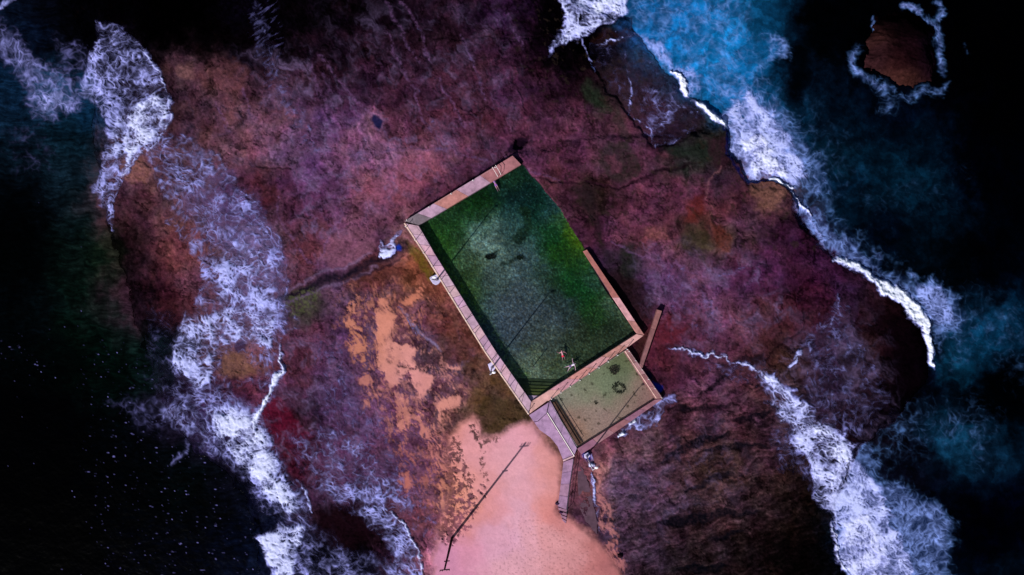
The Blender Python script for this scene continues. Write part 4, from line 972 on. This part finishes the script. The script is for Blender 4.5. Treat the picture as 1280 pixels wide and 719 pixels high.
def person(px, py, z, head, label, skin, hair, suit, arms, legs, top=None, pitch=0):
    """body lying along +X, head at +X, z up; head = heading of the head on the ground"""
    V = []; E = []
    def v(p, r): V.append((p, r)); return len(V)-1
    def e(a, b): E.append((a, b))
    pel = v((0, 0, 0), (.13, .16)); wst = v((.17, 0, .01), (.11, .14)); ch = v((.38, 0, .02), (.12, .17)); sh = v((.50, 0, .02), (.09, .13)); nk = v((.60, 0, .03), .055); hd = v((.72, 0, .05), (.09, .08)); cr = v((.83, 0, .05), (.075, .07))
    for a, b in ((pel, wst), (wst, ch), (ch, sh), (sh, nk), (nk, hd), (hd, cr)): e(a, b)
    ns = v((.72, 0, -.06), .02); e(hd, ns)
    for s_ in (1, -1):
        ear = v((.72, s_*.09, .05), .018); e(hd, ear)
        sp = v((.50, s_*.17, .02), .06); (ex, ey, ez), (wx_, wy_, wz_) = arms[0 if s_ > 0 else 1]
        el = v((ex, s_*ey, ez), .042); wr_ = v((wx_, s_*wy_, wz_), .028); e(sh, sp); e(sp, el); e(el, wr_)
        d = Vector((wx_-ex, s_*(wy_-ey), wz_-ez)).normalized(); sd_ = d.cross(Vector((0, 0, 1))).normalized()
        w0 = Vector((wx_, s_*wy_, wz_)); pm_ = v(tuple(w0+d*.08), (.035, .018)); e(wr_, pm_)
        for k, (o_, L) in enumerate(((-.036, .075), (-.012, .09), (.012, .085), (.036, .065))):
            f0 = v(tuple(w0+d*.10+sd_*o_), .010); f1 = v(tuple(w0+d*(.10+L)+sd_*o_*1.35-Vector((0, 0, .02))), .007); e(pm_, f0); e(f0, f1)
        t0 = v(tuple(w0+d*.04-sd_*.05*s_), .011); t1 = v(tuple(w0+d*.085-sd_*.075*s_), .008); e(wr_, t0); e(t0, t1)
        (kx, ky, kz), (ax, ay, az) = legs[0 if s_ > 0 else 1]
        hp = v((-.06, s_*.09, 0), .095); kn = v((kx, s_*ky, kz), .062); cf = v((kx*.6+ax*.4, s_*(ky*.6+ay*.4), kz*.6+az*.4), .055); an = v((ax, s_*ay, az), .036); ft = v((ax-.14, s_*(ay+.02), az-.07), (.035, .022))
        e(pel, hp); e(hp, kn); e(kn, cf); e(cf, an); e(an, ft)
    o = finish(skinmesh(V, E, pel, 1), 'person', M_skin, skin)
    o.location = P(px, py, z); o.rotation_euler = (0, pitch, head)
    tag(o, label, 'person')
    m = MB(); m.ball((.775, 0, .075), .105, hair, 1.1, .92, .85, 12, 8); m.build('hair', M_cloth, None, True).parent = o
    V2 = [((.10, 0, .005), (.135, .165)), ((-.01, 0, 0), (.145, .18)), ((-.06, .095, 0), .11), ((-.06, -.095, 0), .11)]
    k0 = Vector(legs[0][0]); k1 = Vector(legs[1][0])
    a0 = Vector((-.06, .09, 0)).lerp(Vector((k0.x, k0.y, k0.z)), .5); a1 = Vector((-.06, -.09, 0)).lerp(Vector((k1.x, -k1.y, k1.z)), .5)
    V2 += [(tuple(a0), .10), (tuple(a1), .10)]
    finish(skinmesh(V2, [(0, 1), (1, 2), (1, 3), (2, 4), (3, 5)], 1, 1), 'shorts', M_cloth, suit, o)
    if top:
        V3 = [((.12, 0, .01), (.13, .16)), ((.38, 0, .02), (.135, .185)), ((.50, 0, .02), (.10, .16)), ((.50, .19, .02), .07), ((.50, -.19, .02), .07)]
        finish(skinmesh(V3, [(0, 1), (1, 2), (2, 3), (2, 4)], 1, 1), 'shirt', M_cloth, top, o)
    return o
def ang(dx, dy): return math.atan2(-dy, dx)
person(619.5, 230.5, .70, ang(-.40, -.92), 'person swimming face down just off the ladder at the upper wall', 'b07a90', '4a2030', '8a5aa8',
       [((.72, .26, 0), (.92, .18, -.03)), ((.62, .34, -.02), (.86, .38, -.05))], [((-.48, .10, -.02), (-.88, .08, -.05)), ((-.48, .12, -.03), (-.86, .16, -.08))], top='8c68a0')
person(703.5, 444.5, .72, ang(-.25, -.97), 'person in red shorts leaning forward in the water near the dividing wall', 'c88c98', '301820', 'd01840',
       [((.44, .40, -.02), (.62, .58, -.06)), ((.40, .38, -.02), (.20, .52, -.05))], [((-.40, .14, -.16), (-.58, .16, -.40)), ((-.38, .16, -.18), (-.60, .18, -.42))])
person(713.5, 457.5, .74, ang(.85, -.5), 'person in a pale top floating with arms out close to the dividing wall', 'c09ab0', '2a1c30', '5a4a80',
       [((.52, .44, .02), (.66, .66, .0)), ((.46, .44, .02), (.34, .70, .0))], [((-.44, .16, -.03), (-.80, .26, -.06)), ((-.42, .20, -.03), (-.72, .42, -.06))], top='e8e0f4')

# ================================================================= CAMERA / LIGHT
cam = bpy.data.cameras.new('camera'); co = bpy.data.objects.new('camera', cam); COL.objects.link(co)
co.location = (0, 0, H + DAT); co.rotation_euler = (0, 0, 0)
cam.sensor_width = 36; cam.lens = 36*H/(1280*S); cam.clip_end = 6000; cam.clip_start = 1
SC.camera = co
EL = math.radians(33.5)
sx, sy = -0.61, -0.79      # towards the sun, on the ground (lower left of the frame)
sl = bpy.data.lights.new('sun', 'SUN'); so = bpy.data.objects.new('sun', sl); COL.objects.link(so)
sl.energy = 4.6; sl.angle = math.radians(.5); sl.color = (1, .955, .93)
d = Vector((sx*math.cos(EL), sy*math.cos(EL), math.sin(EL)))
so.rotation_euler = d.to_track_quat('Z', 'Y').to_euler()
w = bpy.data.worlds.new('World'); SC.world = w; w.use_nodes = True
nt = w.node_tree; bg = nt.nodes['Background']; sk = nt.nodes.new('ShaderNodeTexSky')
sk.sky_type = 'NISHITA'; sk.sun_disc = False; sk.sun_elevation = EL; sk.sun_rotation = math.atan2(sx, sy)
nt.links.new(sk.outputs[0], bg.inputs[0]); bg.inputs[1].default_value = .05
SC.view_settings.view_transform = 'Standard'; SC.view_settings.look = 'None'
SC.view_settings.exposure = 0.55; SC.view_settings.gamma = 1
SC.render.engine = 'CYCLES'; SC.cycles.max_bounces = 6; SC.cycles.transparent_max_bounces = 12
SC.cycles.use_denoising = True
